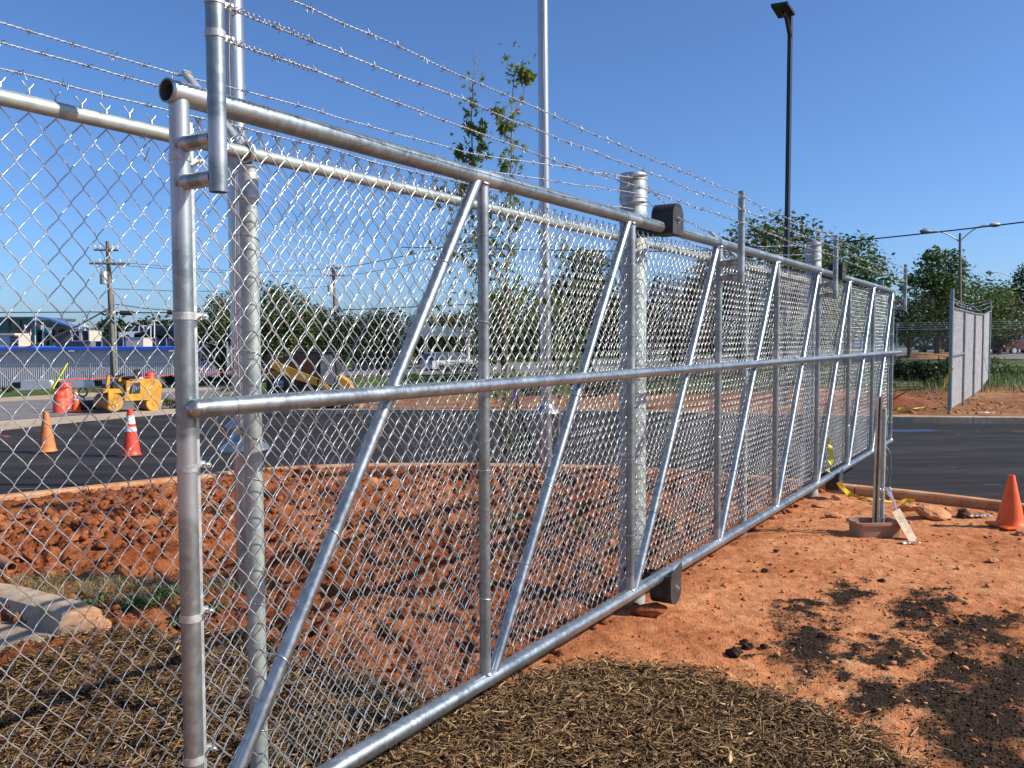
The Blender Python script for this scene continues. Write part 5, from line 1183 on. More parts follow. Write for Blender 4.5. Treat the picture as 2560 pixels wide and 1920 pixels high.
# flags
def flag(px, pt, pb, Y, cols, label, x1, y0, y1, canton=None, slant=6):
    t = thing('flag_on_pole', P(px, pb, Y), label, 'flag', 'flags before the glass building'); mb = MB(); mb.tube([P(px, pb, Y), P(px, pt, Y)], .07, 8); mb.lathe(P(px, pt, Y), [(.02, -.1), (.10, 0), (.02, .1)], 8); obj('pole', mb, M['white'], t)
    n = len(cols); nx = 6
    for k, c in enumerate(cols):
        V = []
        for j in range(nx + 1):
            u = j / nx; x = px + (x1 - px) * u; s = slant * u; h = (y1 - y0)
            for e in (0, 1): V.append(P(x, y0 + s + h * (k + e) / n, Y - .1 + .15 * math.sin(u * 6)))
        F = [(2 * j, 2 * j + 1, 2 * j + 3, 2 * j + 2) for j in range(nx)]; mb = MB().add(V, F)
        V2 = [v + np.array([0, .03, 0]) for v in V]; mb.add(V2, F); obj('stripe' if n > 3 else 'cloth', mb, c, t, smooth=False)
    if canton: mb = MB(); mb.prism([P(px + .5, y0, Y - .35), P(px + (x1 - px) * .42, y0 + slant * .42, Y - .35), P(px + (x1 - px) * .42, y0 + slant * .42 + (y1 - y0) * .5, Y - .35), P(px + .5, y0 + (y1 - y0) * .5, Y - .35)], [0, .03, 0]); obj('canton', mb, canton, t, smooth=False)
fr = mat('flag_red', (.45, .04, .05), .7); fw = mat('flag_white', (.65, .65, .65), .7); fb = mat('flag_blue', (.04, .06, .25), .7); fl = mat('flag_light_blue', (.06, .35, .55), .7); fy_ = mat('flag_yellow', (.6, .55, .15), .7)
flag(88, 786, 872, 112, [fr, fw, fr, fw, fr, fw, fr], 'red and white striped flag with blue canton on the tallest pole', 105, 800, 812, fb, 14)
flag(107, 808, 872, 110, [fl, fl], 'light blue flag with a yellow patch flying at the right', 129, 817, 831, None, 3)
mb = MB(); c = P(122, 825, 109.6); mb.prism([c + [math.cos(a) * (.36 if k % 2 else .15), 0, math.sin(a) * (.36 if k % 2 else .15)] for k, a in enumerate(np.linspace(0, 2 * math.pi, 11)[:-1])], [0, .03, 0]); obj('patch', mb, fy_, bpy.data.objects['flag_on_pole.001'], smooth=False)
flag(62.5, 814, 872, 110, [fr, fw], 'red over white flag on the leftmost pole', 78, 819, 834, fb, 4)
LL = ['tallest thin pale lamp standard behind the beige framed rooftop unit', 'short lamp standard left of the tallest one', 'low lamp standard with a flat arm right of the tallest one', 'taller lamp standard among the trees right of the utility pole', 'shorter lamp standard close right of the utility pole', 'bare pale post left of the utility pole, first of two', 'bare pale post nearest the utility pole on its left', 'bare pale post left of the first flagpole']
# lamp standards and light posts in the trees
for px, pt, pb, ar in ((211, 790, 850, 5), (198, 807, 850, 5), (213, 817, 850, 6), (386, 802, 846, 5), (377, 812, 846, 5), (232, 829, 850, 0), (252, 829, 850, 0), (538, 800, 860, 0)):
    mb = MB(); mb.tube([P(px, pb, 100), P(px, pt, 100)], .07, 6)
    if ar: mb.bevbox(P(px, pt, 100), (ar * 2 * 100 / FPX, .3, .10), .02)
    single('lamp_standard', mb, M['white'], P(px, pb, 100), LL.pop(0), 'street lamp', 'thin lamp standards beyond the grey building')
# yellow guy guards
for k, (a, b_) in enumerate((((169, 908), (132, 972)), ((160, 916), (126, 977)))):
    mb = MB(); mb.tube([P(*a, 57), P(*b_, 56)], .05, 6); single('guy_wire_guard', mb, M['tape'], P(*b_, 56), ['slanting yellow guy wire guard, upper of the pair', 'slanting yellow guy wire guard, lower of the pair'][k], 'wire guard', 'yellow guy wire guards')
# white canopy with lettering
cp = thing('white_canopy', P(1065, 925, 72), 'white flat roofed canopy on round columns with teal lettering', 'canopy'); CYY = 72.0
M['cream'] = mat('cream_fascia', (.62, .60, .56), .6, 0, .04, 1)
A4 = [P(955, 812, CYY), P(1178, 819, CYY - 1), P(1178, 841, CYY - 1), P(955, 839, CYY)]
mb = MB(); mb.prism(A4, [0, 9, 0]); obj('roof_fascia', mb, M['cream'], cp, smooth=False)
for px in (1065, 1170): mb = MB(); mb.tube([P(px, 925, CYY + .6), P(px, 839, CYY + .6)], .17, 14); obj('column', mb, M['cream'], cp)
bx(cp, 'louvred_wall', 880, 1010, 842, 925, CYY + 7, .5, mat('louvre_grey', (.42, .42, .42), .6))
mb = MB(); 
for k in range(26): a = P(880, 843 + 3.1 * k, CYY + 6.9); b_ = P(1010, 843 + 3.1 * k, CYY + 6.9); mb.box((a + b_) / 2, (b_[0] - a[0], .1, .04))
o = obj('louvre_blades', mb, M['cream'], cp, smooth=False); o['kind'] = 'stuff'
M['tealp'] = mat('teal_lettering', (.03, .38, .40), .5)
mb = MB(); rr_ = random.Random(4)
for x0, nn, y in ((1094, 7, 826), (1153, 4, 829)):
    for k in range(nn):
        c = P(x0 + 4.8 * k, y, CYY - 1.2); h = rr_.uniform(.13, .24); mb.tube([c + [-.06, 0, -h], c + [-.05, 0, h], c + [.05, 0, h * .4], c + [.06, 0, -h]], .022, 4)
obj('teal_lettering', mb, M['tealp'], cp)
mb = MB(); mb.tube([P(1084 + math.cos(a) * 6, 826 + math.sin(a) * 6, CYY - 1.2) for a in np.linspace(0, 2 * math.pi, 17)[:-1]], .02, 4, closed=True); mb.tube([P(1080, 829, CYY - 1.2), P(1084, 822, CYY - 1.2), P(1088, 829, CYY - 1.2)], .02, 4); obj('round_emblem', mb, M['galv_d'], cp)
ws = thing('blue_banner', P(1270, 930, 68), 'long deep blue panel hanging behind the young maples', 'banner'); M['dblue'] = mat('deep_blue_cloth', (.02, .04, .32), .6)
mb = MB(); mb.prism([P(1243, 853, 68), P(1243, 828, 68), P(1262, 826, 68), P(1275, 836, 68), P(1312, 838, 68), P(1312, 852, 68), P(1290, 855, 68)], [0, .1, 0]); obj('panel', mb, M['dblue'], ws, smooth=False)
for px in (1243, 1311): mb = MB(); mb.tube([P(px, 930, 68.1), P(px, 826, 68.1)], .06, 6); obj('support_post', mb, M['galv_d'], ws)
wb = thing('white_building', P(2300, 880, 120), 'low white building glimpsed under the trees past the gate end', 'building'); bx(wb, 'wall', 2190, 2335, 840, 872, 120, 10, M['cream'])
for k in range(5): bx(wb, 'window', 2250 + 14 * k, 2257 + 14 * k, 846, 864, 119.9, .2, M['glass'])
bx(wb, 'roof', 2188, 2337, 838, 841, 119.7, 11, M['greyp'])
mb = MB(); mb.bevbox(P(1583, 925, 60), (1.2, .8, 1.9), .05); single('utility_cabinet', mb, M['cream'], P(1583, 955, 60), 'white box cabinet seen through the fence left of the near roller post', 'cabinet')
for k, (px, py, w_) in enumerate(((2295, 893, 4.5), (2348, 894, 3.5))):
    mb = MB(); mb.lathe(P(px + 15, py, 57 + k), [(w_ * .5, -.3), (w_ * .42, .05), (w_ * .2, .22), (.1, .3)], 20, 1, .6); g = single('mulch_mound', mb, M['dirt'], P(px + 15, py, 57 + k), ['low clay mound in the grass under the dark trees', 'low clay mound round the foot of the tall tree'][k], 'mound')

# ================================================================== kerb end and gutter, lower left
ke = bpy.data.objects.new('kerb_end', None); COL.objects.link(ke); tag(ke, 'broken off concrete kerb and gutter with a red paint dab, lower left', None, None, 'structure')
pa = [G(-420, 1420, .14), G(0, 1478, .14), G(167, 1523, .14), G(262, 1548, .08), G(350, 1572, -.02)]
pa = np.array(pa); dv = np.gradient(pa[:, :2], axis=0); dv /= np.linalg.norm(dv, axis=1)[:, None]; nm = np.stack([dv[:, 1], -dv[:, 0]], -1); nm *= np.sign(-nm[:, 1:2])   # toward the camera
V = []; 
for k in range(5):
    zt = pa[k, 2]
    for u, z in ((-.16, -.25), (-.16, zt - .02), (-.13, zt), (.0, zt), (.03, zt - .02), (.06, zt - .13 if zt > .1 else zt - .08), (.40, -.03 if zt > .1 else zt - .1), (.44, -.04 if zt > .1 else zt - .12), (.44, -.25)): V.append([pa[k, 0] + nm[k, 0] * u, pa[k, 1] + nm[k, 1] * u, z])
n = 9
def seg(i0, i1):
    q = np.array(V[i0 * n:(i1 + 1) * n]); m = i1 - i0 + 1; F = [(i * n + k, i * n + k + 1, (i + 1) * n + k + 1, (i + 1) * n + k) for i in range(m - 1) for k in range(n - 1)] + [tuple(range(n)), tuple(reversed(range((m - 1) * n, m * n)))]
    return MB().add(q, F)
ke.location = tuple(pa[0]); obj('kerb_stone', seg(0, 2), M['kerbm'], ke); obj('kerb_stone', seg(2, 4), M['kerbs'], ke)
mb = MB(); c = (pa[0] + (pa[1] - pa[0]) * 1.12); e = pa[2] - pa[1]; e /= np.linalg.norm(e); n2 = np.array([*nm[1], 0])
c = pa[1] + e * .12; mb.prism([c + n2 * .037 + [0, 0, -.035], c + n2 * .046 + e * .05 + [0, 0, -.05], c + n2 * .058 + e * .02 + [0, 0, -.11], c + n2 * .058 - e * .03 + [0, 0, -.10]], n2 * .004); obj('red_paint_dab', mb, M['redp'], ke, smooth=False)
for px, py, r_, lb in ((6, 1424, .050, 'larger brown plastic pipe end lying on the clay at the left edge'), (30, 1431, .038, 'smaller dark pipe end beside the larger one at the left edge')):
    c = G(px, py + 8, .0) + [0, 0, r_ + .02]; d = np.array([-.80, .55, .12]); d /= np.linalg.norm(d); mb = MB(); mb.pipe(c, c + d * .7, r_, 18, hollow=(True, False), wall=.007); single('drain_pipe', mb, M['pipew'], c, lb, 'pipe', 'brown pipe stubs in the clay')

# ================================================================== planter with two posts, tag board, rocks
bc = G(2187, 1338); bc[2] = gz(bc[0], bc[1]); t = thing('plastic_trough', bc, 'clay stained oblong plastic trough holding two upright posts', 'planter')
def trough(l, w_, h, th):
    mb = MB(); 
    def lp(sx, sy, z, r_=.03): 
        o = []; 
        for cx_, cy_, a0 in ((1, 1, 0), (-1, 1, 90), (-1, -1, 180), (1, -1, 270)):
            for a in (0, 30, 60, 90): t_ = math.radians(a0 + a); o.append((cx_ * (sx - r_) + r_ * math.cos(t_), cy_ * (sy - r_) + r_ * math.sin(t_), z))
        return o
    L = [lp(l * .46, w_ * .44, 0), lp(l * .48, w_ * .47, h * .8), lp(l * .5 + .008, w_ * .5 + .008, h * .82), lp(l * .5 + .008, w_ * .5 + .008, h), lp(l * .5 - th, w_ * .5 - th, h), lp(l * .48 - th, w_ * .47 - th, h * .25)]
    V = np.array(sum(L, [])); m = 16; F = [(i * m + k, i * m + (k + 1) % m, (i + 1) * m + (k + 1) % m, (i + 1) * m + k) for i in range(5) for k in range(m)] + [tuple(reversed(range(m))), tuple(range(5 * m, 6 * m))]
    a = .10; rz = np.array([[math.cos(a), -math.sin(a), 0], [math.sin(a), math.cos(a), 0], [0, 0, 1]]); return MB().add(V @ rz.T + bc + [0, 0, -.02], F)
obj('tub', trough(.395, .235, .135, .014), M['clayb'], t)
d1 = G(2187, 1318, .05); d1[2] = bc[2] + .01
e1 = P(2199, 992, d1[1] + .02); a = d1; u_ = (e1 - a); L = np.linalg.norm(u_)
mb = MB(); nv = np.array([1, 0, 0])
for dx, w_, dy in ((-.020, .006, .0), (.018, .006, .0)): mb.prism([a + [dx - .009, -.012, 0], a + [dx + .009, -.012, 0], a + [dx + .009, -.006, 0], a + [dx - .009, -.006, 0]], u_)
mb.prism([a + [-.014, -.008, 0], a + [-.009, -.008, 0], a + [-.005, .018, 0], a + [-.010, .018, 0]], u_); mb.prism([a + [.008, -.008, 0], a + [.013, -.008, 0], a + [.009, .018, 0], a + [.004, .018, 0]], u_); mb.prism([a + [-.010, .014, 0], a + [.009, .014, 0], a + [.009, .018, 0], a + [-.010, .018, 0]], u_)
single('sign_channel_post', mb, M['tan'], a, 'taller tan channel post standing in the trough', 'post', smooth=False)
d2 = G(2204, 1322, .05); d2[2] = bc[2] + .01; e2 = P(2211, 1022, d2[1]); mb = MB(); mb.pipe(d2, e2, .019, 14, hollow=(False, True)); mb.pipe(e2 - [0, 0, .09], e2 - [0, 0, .06], .024, 14, step=.02); o2 = single('steel_stake', mb, M['galv_d'], d2, 'shorter round steel post standing in the trough right of the tan one', 'post')
mb = MB()
for z0_, n_, r_ in ((.78, 5, .045), (.86, 2, .05)):
    g_ = np.linspace(0, 2 * math.pi * n_, 20 * n_); mb.tube(np.stack([(d1[0] + d2[0]) / 2 + .022 + np.cos(g_) * r_, d1[1] - .0 + np.sin(g_) * (r_ * .75), bc[2] + z0_ - .22 + g_ * .0018 + .008 * np.sin(g_ * 2.3)], -1), .0016, 5)
wr = [P(*p_, 7.1) for p_ in ((2212, 1112), (2226, 1130), (2229, 1160), (2226, 1205), (2222, 1228))]
wr2 = [P(*p_, 7.05) for p_ in ((2213, 1163), (2222, 1176), (2216, 1205), (2203, 1228), (2195, 1243), (2201, 1250), (2204, 1246))]
for q in (wr, wr2):
    A = np.array(q); u = np.linspace(0, len(A) - 1, 26); C = np.stack([np.interp(u, np.arange(len(A)), A[:, j]) for j in range(3)], -1)
    for _ in range(3): C[1:-1] = (C[:-2] + C[1:-1] * 2 + C[2:]) / 4
    mb.tube(C, .0018, 5)
single('loose_wire', mb, M['galv_b'], d2 + [0, 0, .8], 'pale wire wound round the two posts with ends dangling', 'wire')
A = [P(2230, 1280, 7.12), P(2249, 1270, 7.16), P(2291, 1345, 6.98), P(2280, 1366, 6.90)]
t = thing('cardboard_tag', A[3], 'tan cardboard tag board leaning beside the trough, wired at its top', 'tag'); mb = MB(); mb.prism(A, [.010, .02, -.004]); obj('board', mb, M['card'], t, smooth=False)
mb = MB(); A = np.array(A); ex = A[1] - A[0]; ey = A[3] - A[0]; nn = np.cross(ex, ey); nn /= np.linalg.norm(nn); nn *= -np.sign(nn[1]) if nn[1] > 0 else 1
for k, (u0, u1, v0) in enumerate(((.2, .62, .18), (.3, .75, .24), (.25, .5, .32), (.3, .7, .60), (.35, .65, .66))):
    o = A[0] + nn * .0015; mb.add([o + ex * u0 + ey * v0, o + ex * u1 + ey * (v0 + .005), o + ex * u1 + ey * (v0 + .018), o + ex * u0 + ey * (v0 + .013)], [(0, 1, 2, 3)])
obj('faint_writing', mb, mat('faded_ink', (.28, .21, .13), .8), t, smooth=False)
def crumple(c, rx, ry, rz_, seed, n=9):
    rg = np.random.default_rng(seed); V = []; F = []
    for i in range(n):
        for j in range(5): V.append([c[0] + (i / (n - 1) - .5) * 2 * rx + rg.normal() * rx * .07, c[1] + (j / 4 - .5) * 2 * ry + rg.normal() * ry * .15, c[2] + rz_ * rg.random()])
    for i in range(n - 1):
        for j in range(4): F.append((i * 5 + j, i * 5 + 5 + j, i * 5 + 6 + j, i * 5 + 1 + j))
    return MB().add(V, F)
c = P(2236, 1262, 7.1); mb = MB(); mb.tube([P(2222, 1232, 7.12), P(2230, 1245, 7.08), P(2236, 1258, 7.08), P(2240, 1275, 7.07)], [.022, .012, .010, .014], 7); obj('foil_tie', mb, M['foil'], t, smooth=False)
mb = crumple(P(2216, 1232, 7.15), .05, .02, .05, 3); obj('foil_flap', mb, M['foil'], t, smooth=False)
gq = lambda px, py: (lambda c: np.array([c[0], c[1], float(gz(c[0], c[1]))]))(G(px, py))
mb = crumple(gq(2272, 1364) + [0, 0, .006], .085, .022, .02, 4, 14); single('foil_scrap', mb, M['foil'], gq(2272, 1364), 'crumpled silver foil strip on the clay under the tag board', 'litter', smooth=False)
mb = crumple(gq(2450, 1292) + [0, 0, .006], .10, .03, .025, 6, 12); single('plastic_scrap', mb, mat('grey_plastic', (.42, .45, .50), .4), gq(2450, 1292), 'grey crumpled plastic scrap left of the right hand cone', 'litter', smooth=False)

def ico():
    t = (1 + 5 ** .5) / 2; v = np.array([(-1, t, 0), (1, t, 0), (-1, -t, 0), (1, -t, 0), (0, -1, t), (0, 1, t), (0, -1, -t), (0, 1, -t), (t, 0, -1), (t, 0, 1), (-t, 0, -1), (-t, 0, 1)], float); v /= np.linalg.norm(v[0])
    f = [(0, 11, 5), (0, 5, 1), (0, 1, 7), (0, 7, 10), (0, 10, 11), (1, 5, 9), (5, 11, 4), (11, 10, 2), (10, 7, 6), (7, 1, 8), (3, 9, 4), (3, 4, 2), (3, 2, 6), (3, 6, 8), (3, 8, 9), (4, 9, 5), (2, 4, 11), (6, 2, 10), (8, 6, 7), (9, 8, 1)]
    return v, np.array(f)
IV, IF_ = ico()
def subdiv(v, f):
    v = list(map(tuple, v)); c = {}; F = []
    def mid(a, b):
        k = (min(a, b), max(a, b))
        if k not in c: m = np.array(v[a]) + np.array(v[b]); m /= np.linalg.norm(m); v.append(tuple(m)); c[k] = len(v) - 1
        return c[k]
    for a, b, d in f: x, y, z = mid(a, b), mid(b, d), mid(d, a); F += [(a, x, z), (b, y, x), (d, z, y), (x, y, z)]
    return np.array(v), np.array(F)
I2V, I2F = subdiv(IV, IF_); I3V, I3F = subdiv(I2V, I2F)
def rotm(rg, n):
    q = rg.normal(size=(n, 4)); q /= np.linalg.norm(q, axis=1)[:, None]; w_, x, y, z = q.T
    return np.stack([1 - 2 * (y * y + z * z), 2 * (x * y - z * w_), 2 * (x * z + y * w_), 2 * (x * y + z * w_), 1 - 2 * (x * x + z * z), 2 * (y * z - x * w_), 2 * (x * z - y * w_), 2 * (y * z + x * w_), 1 - 2 * (x * x + y * y)], -1).reshape(n, 3, 3)
def rocks(name, pos, size, m, seed, flat=.7, hi=False, jag=.28):
    rg = np.random.default_rng(seed); n = len(pos); bv, bf = (I2V, I2F) if hi else (IV, IF_)
    v = bv[None] * (1 + jag * rg.normal(size=(n, len(bv), 1))); v = v * (1 + .35 * rg.normal(size=(n, 1, 3)).clip(-1.2, 1.2)); v = np.einsum('nij,nkj->nki', rotm(rg, n), v); v[..., 2] *= flat
    V = v * size[:, None, None] + pos[:, None]; F = bf[None] + (np.arange(n) * len(bv))[:, None, None]
    return link(name, meshdata(name, V.reshape(-1, 3), F.reshape(-1, 3), m, False))
M['clod'] = ground_mat('clay_clod', [(.12, .036, .015), (.24, .074, .031), (.37, .14, .062)], 1.5, .8, dist=.02)
M['soil'] = mat('black_soil_crumb', (.046, .032, .022), 1.0, 0, .5, 60, spec=.05)
M['rock'] = mat('clay_coated_rock', (.55, .27, .12), .9, 0, .2, 9, .6, 40, col2=(.42, .17, .07))
def rock(px, py, w_, asp, label, seed, m='rock', rz_=0.0):
    rg = np.random.default_rng(seed); c = gq(px, py); d = I3V.copy(); 
    for _ in range(9):
        nn = rg.normal(size=3); nn /= np.linalg.norm(nn); k = rg.uniform(.55, .85); s = d @ nn; d = d - np.maximum(s - k, 0)[:, None] * nn
    d += .03 * rg.normal(size=d.shape); d = d * np.array([w_ / 2 * 1.15, w_ / 2 * asp[0], w_ / 2 * asp[1]]); ca, sa = math.cos(rz_), math.sin(rz_)
    tl = np.array([[ca, 0, sa], [0, 1, 0], [-sa, 0, ca]]); d = d @ tl.T
    return single('rock', MB().add(d + c + [0, 0, w_ * asp[1] * .30], I3F), M[m], c, label, 'rock', 'clay covered rocks on the bare ground', smooth=False)
rock(2332, 1292, .36, (.65, .46), 'largest tan angular rock behind the trough', 11, rz_=.38)
rock(2272, 1272, .20, (.6, .55), 'rounded grey tan end of the rock pile behind the tag board', 13)
rock(2086, 1294, .18, (.6, .40), 'flat clay coated rock left of the trough', 17)
rock(2368, 1272, .075, (.8, .8), 'small reddish lump right of the largest rock', 19)
rock(2050, 1262, .16, (.6, .45), 'broad reddish clod near the far roller hood', 23)
rock(2094, 1246, .12, (.7, .7), 'dark red clod just under the yellow tape', 29)
rock(1930, 1298, .085, (.8, .8), 'little orange stone close to the bottom rail', 31)
rock(1622, 1536, .20, (.6, .5), 'orange clod under the nearer roller hood', 37, m='clod')
rock(2556, 1332, .12, (.7, .6), 'clod lying against the base of the right hand cone', 41)
rock(2480, 1404, .08, (.8, .5), 'small dark red clod on the open clay at the right', 43)
rock(2188, 1816, .045, (.8, .9), 'small tan pebble at the edge of the mulch', 47)
rock(2105, 1440, .10, (.5, .2), 'thin flat orange flake on the open clay', 53)
for k, (px, py, s_) in enumerate(((1911, 1424, .026), (1940, 1380, .022), (2205, 1450, .022), (1980, 1426, .014), (1836, 1636, .04), (1826, 1632, .028), (1868, 1617, .034), (1860, 1607, .025), (1910, 1616, .02), (2055, 1590, .022))):
    rg = np.random.default_rng(60 + k); c = gq(px, py); d = I2V * (1 + .20 * rg.normal(size=(len(I2V), 1))) * s_ * np.array([1.0, .8, .6])
    single('asphalt_crumb', MB().add(d + c + [0, 0, s_ * .5], I2F), M['soil'], c, ['black lump on open clay nearest the trough side of the gate', 'black lump up the clay between the gate and trough', 'lone black crumb right of the middle of the open clay', 'tiny black crumb beside the largest upper lump', 'leftmost black lump in the cluster beside the dark soil', 'smaller lump touching the leftmost one', 'middle lump leading into the dark soil patch', 'farther lump at the tip of the dark soil patch', 'small lump on the rim of the dark soil patch', 'lump partly sunk into the dark soil patch'][k], 'lump', 'black lumps scattered on the clay', smooth=False)
cl = gq(2408, 1290); d = I3V * (1 + .12 * np.random.default_rng(5).normal(size=(len(I3V), 1))) * .055; single('dark_clod', MB().add(d + cl + [0, 0, .035], I3F), mat('charred_clod', (.06, .025, .015), .9, 0, .4, 30), cl, 'dark burnt looking clod left of the plastic scrap', 'clod', smooth=False)

# yellow caution tape : three runs
def tape(pts, wd, label, tw=1.5):
    A = np.array(pts, float); n = 40; u = np.linspace(0, len(A) - 1, n); C = np.stack([np.interp(u, np.arange(len(A)), A[:, j]) for j in range(3)], -1)
    for _ in range(3): C[1:-1] = (C[:-2] + C[1:-1] * 2 + C[2:]) / 4
    tg = np.gradient(C, axis=0); tg /= np.linalg.norm(tg, axis=1)[:, None]; a = np.cross(tg, [0, 0, 1]); a /= np.linalg.norm(a, axis=1)[:, None] + 1e-9; b = np.cross(a, tg)
    ang = .5 + tw * np.sin(np.linspace(0, 9, n)) * .5 + np.random.default_rng(2).normal(size=n) * .12; s = (np.cos(ang)[:, None] * a + np.sin(ang)[:, None] * b) * wd / 2
    V = np.concatenate([C - s, C, C + s]); V[n:2 * n] += [0, 0, .004]; F = [(k, k + 1, n + k + 1, n + k) for k in range(n - 1)] + [(n + k, n + k + 1, 2 * n + k + 1, 2 * n + k) for k in range(n - 1)]
    single('caution_tape', MB().add(V, F), M['tape'], C[0], label, 'tape', 'yellow caution tape')
gp = lambda px, py, h=.02: gq(px, py) + [0, 0, h]
tape([P(2096, 1206, 8.65), gp(2120, 1232, .04), gp(2160, 1240), gp(2200, 1250), gp(2240, 1251), gp(2262, 1246, .03), gp(2288, 1246, .03)], .048, 'yellow caution tape trailing on the clay from the far roller hood to the rocks')
tape([P(2066, 1092, 8.9), P(2074, 1112, 8.85), P(2078, 1150, 8.8), P(2072, 1180, 8.75)], .05, 'yellow tape strip hanging on the fabric in the seventh gate bay', 3)
tape([P(2384, 912, 19.0), P(2374, 930, 19.2), P(2366, 955, 19.6), P(2352, 985, 20.5)], .08, 'yellow tape tied to the end post of the edge-on fence', 3)
tape([P(2232, 1024, 19.6), P(2270, 1023, 19.8), P(2306, 1018, 20.2), P(2315, 1012, 20.5)], .10, 'yellow tape lying on the clay beyond the far kerb')
M['moundm'] = ground_mat('loose_mound_clay', [(.16, .05, .025), (.30, .10, .05), (.40, .17, .09)], 1.6, 1.0, dist=.06, fine=40)
# dirt mound and pale boards beyond the kerb
def mound(c, rx, ry, h, label, seed):
    N = 40; x = np.linspace(-1, 1, N); X, Yg = np.meshgrid(x, x); r2 = X ** 2 + Yg ** 2; Z = h * np.exp(-r2 * 2.6) + (fbm(X * 3 + seed, Yg * 3, 2, 4, seed) - .5) * h * .5 * np.exp(-r2) - .05
    V = np.stack([c[0] + X * rx, c[1] + Yg * ry, c[2] + Z], -1).reshape(-1, 3); i = np.arange(N * N).reshape(N, N); F = np.stack([i[:-1, :-1], i[:-1, 1:], i[1:, 1:], i[1:, :-1]], -1).reshape(-1, 4)
    o = link('dirt_mound', meshdata('dirt_mound', V - c, F, M['moundm'], True, ang=None)); o.location = tuple(c); tag(o, label, 'dirt mound')
c = P(2225, 1018, 21.5); c[2] = -.02; mound(c, 1.6, 1.2, .42, 'heap of loose red clay just past the gate end', 3)
c = P(2020, 1000, 25); c[2] = -.05; mound(c, 2.6, 1.6, .35, 'low clay heap behind the far gate bays', 5)
for k in range(3):
    a = P(2238 + 5 * k, 963 + 2.2 * k, 29.5 - k * .5); b_ = a + np.array([.75, .15, .01]); mb = MB(); mb.box((a + b_) / 2 + [0, 0, .03 + .03 * (2 - k)], (.85, .14, .03)); single('board', mb, M['card'], a, ['rearmost pale plank of the stack by the dark shrub', 'middle pale plank of the stack by the dark shrub', 'front pale plank of the stack by the dark shrub'][k], 'plank', 'pale planks by the shrub')
c = P(2473, 1036, 18.75); mb = crumple(c + [0, 0, .03], .16, .05, .04, 8); single('litter_scrap', mb, M['white'], c, 'white scrap lying on the far kerb at its joint', 'litter', smooth=False)

# ================================================================== loose materials: clods, crumbs, mulch, weeds
def scatter_xy(n, x0, x1, y0, y1, cond, rg):
    out = np.zeros((0, 2))
    while len(out) < n:
        p = np.stack([rg.uniform(x0, x1, n * 2), rg.uniform(y0, y1, n * 2)], -1); p = p[cond(p[:, 0], p[:, 1])]; out = np.concatenate([out, p])
    return out[:n]
rg = np.random.default_rng(12)
inview = lambda x, y: (np.abs(x) < y * .66 + .5)
back = lambda x, y: (qof(x, y) > 2.2) & (y < kerbY(x) - .05) & ~inpoly(x, y, MUL) & ~inpoly(x, y, GUT) & inview(x, y)
p = scatter_xy(19000, -7.5, 4.5, 3.2, 11.4, back, rg); sz = (.0045 + .040 * rg.random(len(p)) ** 8) * (.6 + .8 * vnoise(p[:, 0] * 1.3, p[:, 1] * 1.3, 5))
o = rocks('clay_clods', np.column_stack([p, gz(p[:, 0], p[:, 1]) + sz * .25]), sz, M['clod'], 1); tag(o, 'loose clods of red clay behind the gate', 'clods', None, 'stuff')
front = lambda x, y: (qof(x, y) < 2.1) & (y < kerbY(x) - .05) & ~inpoly(x, y, MUL) & inview(x, y)
p = scatter_xy(3600, -1, 6.5, 3.0, 10.4, front, rg); sz = .0022 + .017 * rg.random(len(p)) ** 7
o = rocks('clay_pebbles', np.column_stack([p, gz(p[:, 0], p[:, 1]) + sz * .3]), sz, M['clay'], 2, .6); tag(o, 'small clay crumbs and pebbles in front of the gate', 'pebbles', None, 'stuff')
sc_ = lambda x, y: front(x, y) & (soilmask(x, y) + .35 * vnoise(x * 14, y * 14, 4) > .50) & (rng.random(x.shape) < .25 + soilmask(x, y))
p = scatter_xy(15000, .5, 6, 3.0, 6.6, sc_, rg); sz = .0012 + .0060 * rg.random(len(p)) ** 4
o = rocks('black_soil_crumbs', np.column_stack([p, gz(p[:, 0], p[:, 1]) + sz * .2]), sz, M['soil'], 3, .7); tag(o, 'patches of crumbly black soil on the clay', 'black soil', None, 'stuff')
# grit at the edge of the asphalt
p = scatter_xy(4000, -8, 7, 8, 12.4, lambda x, y: (y > kerbY(x) + .16) & (y < kerbY(x) + .9) & (rg.random(x.shape) < np.exp(-(y - kerbY(x)) * 4)), rg); sz = .003 + .010 * rg.random(len(p)) ** 3
o = rocks('road_grit', np.column_stack([p, road_z(p[:, 0], p[:, 1]) + .003]), sz, M['clay'], 4, .6); tag(o, 'clay grit spilled over the kerb onto the asphalt', 'grit', None, 'stuff')
p = scatter_xy(2200, 7.5, 18, 18.9, 27, lambda x, y: x > -50, rg); sz = .01 + .05 * rg.random(len(p)) ** 3
o = rocks('far_clods', np.column_stack([p, np.full(len(p), .0)]), sz, M['clay'], 5, .5); tag(o, 'scattered clods beyond the far kerb', 'clods', None, 'stuff')
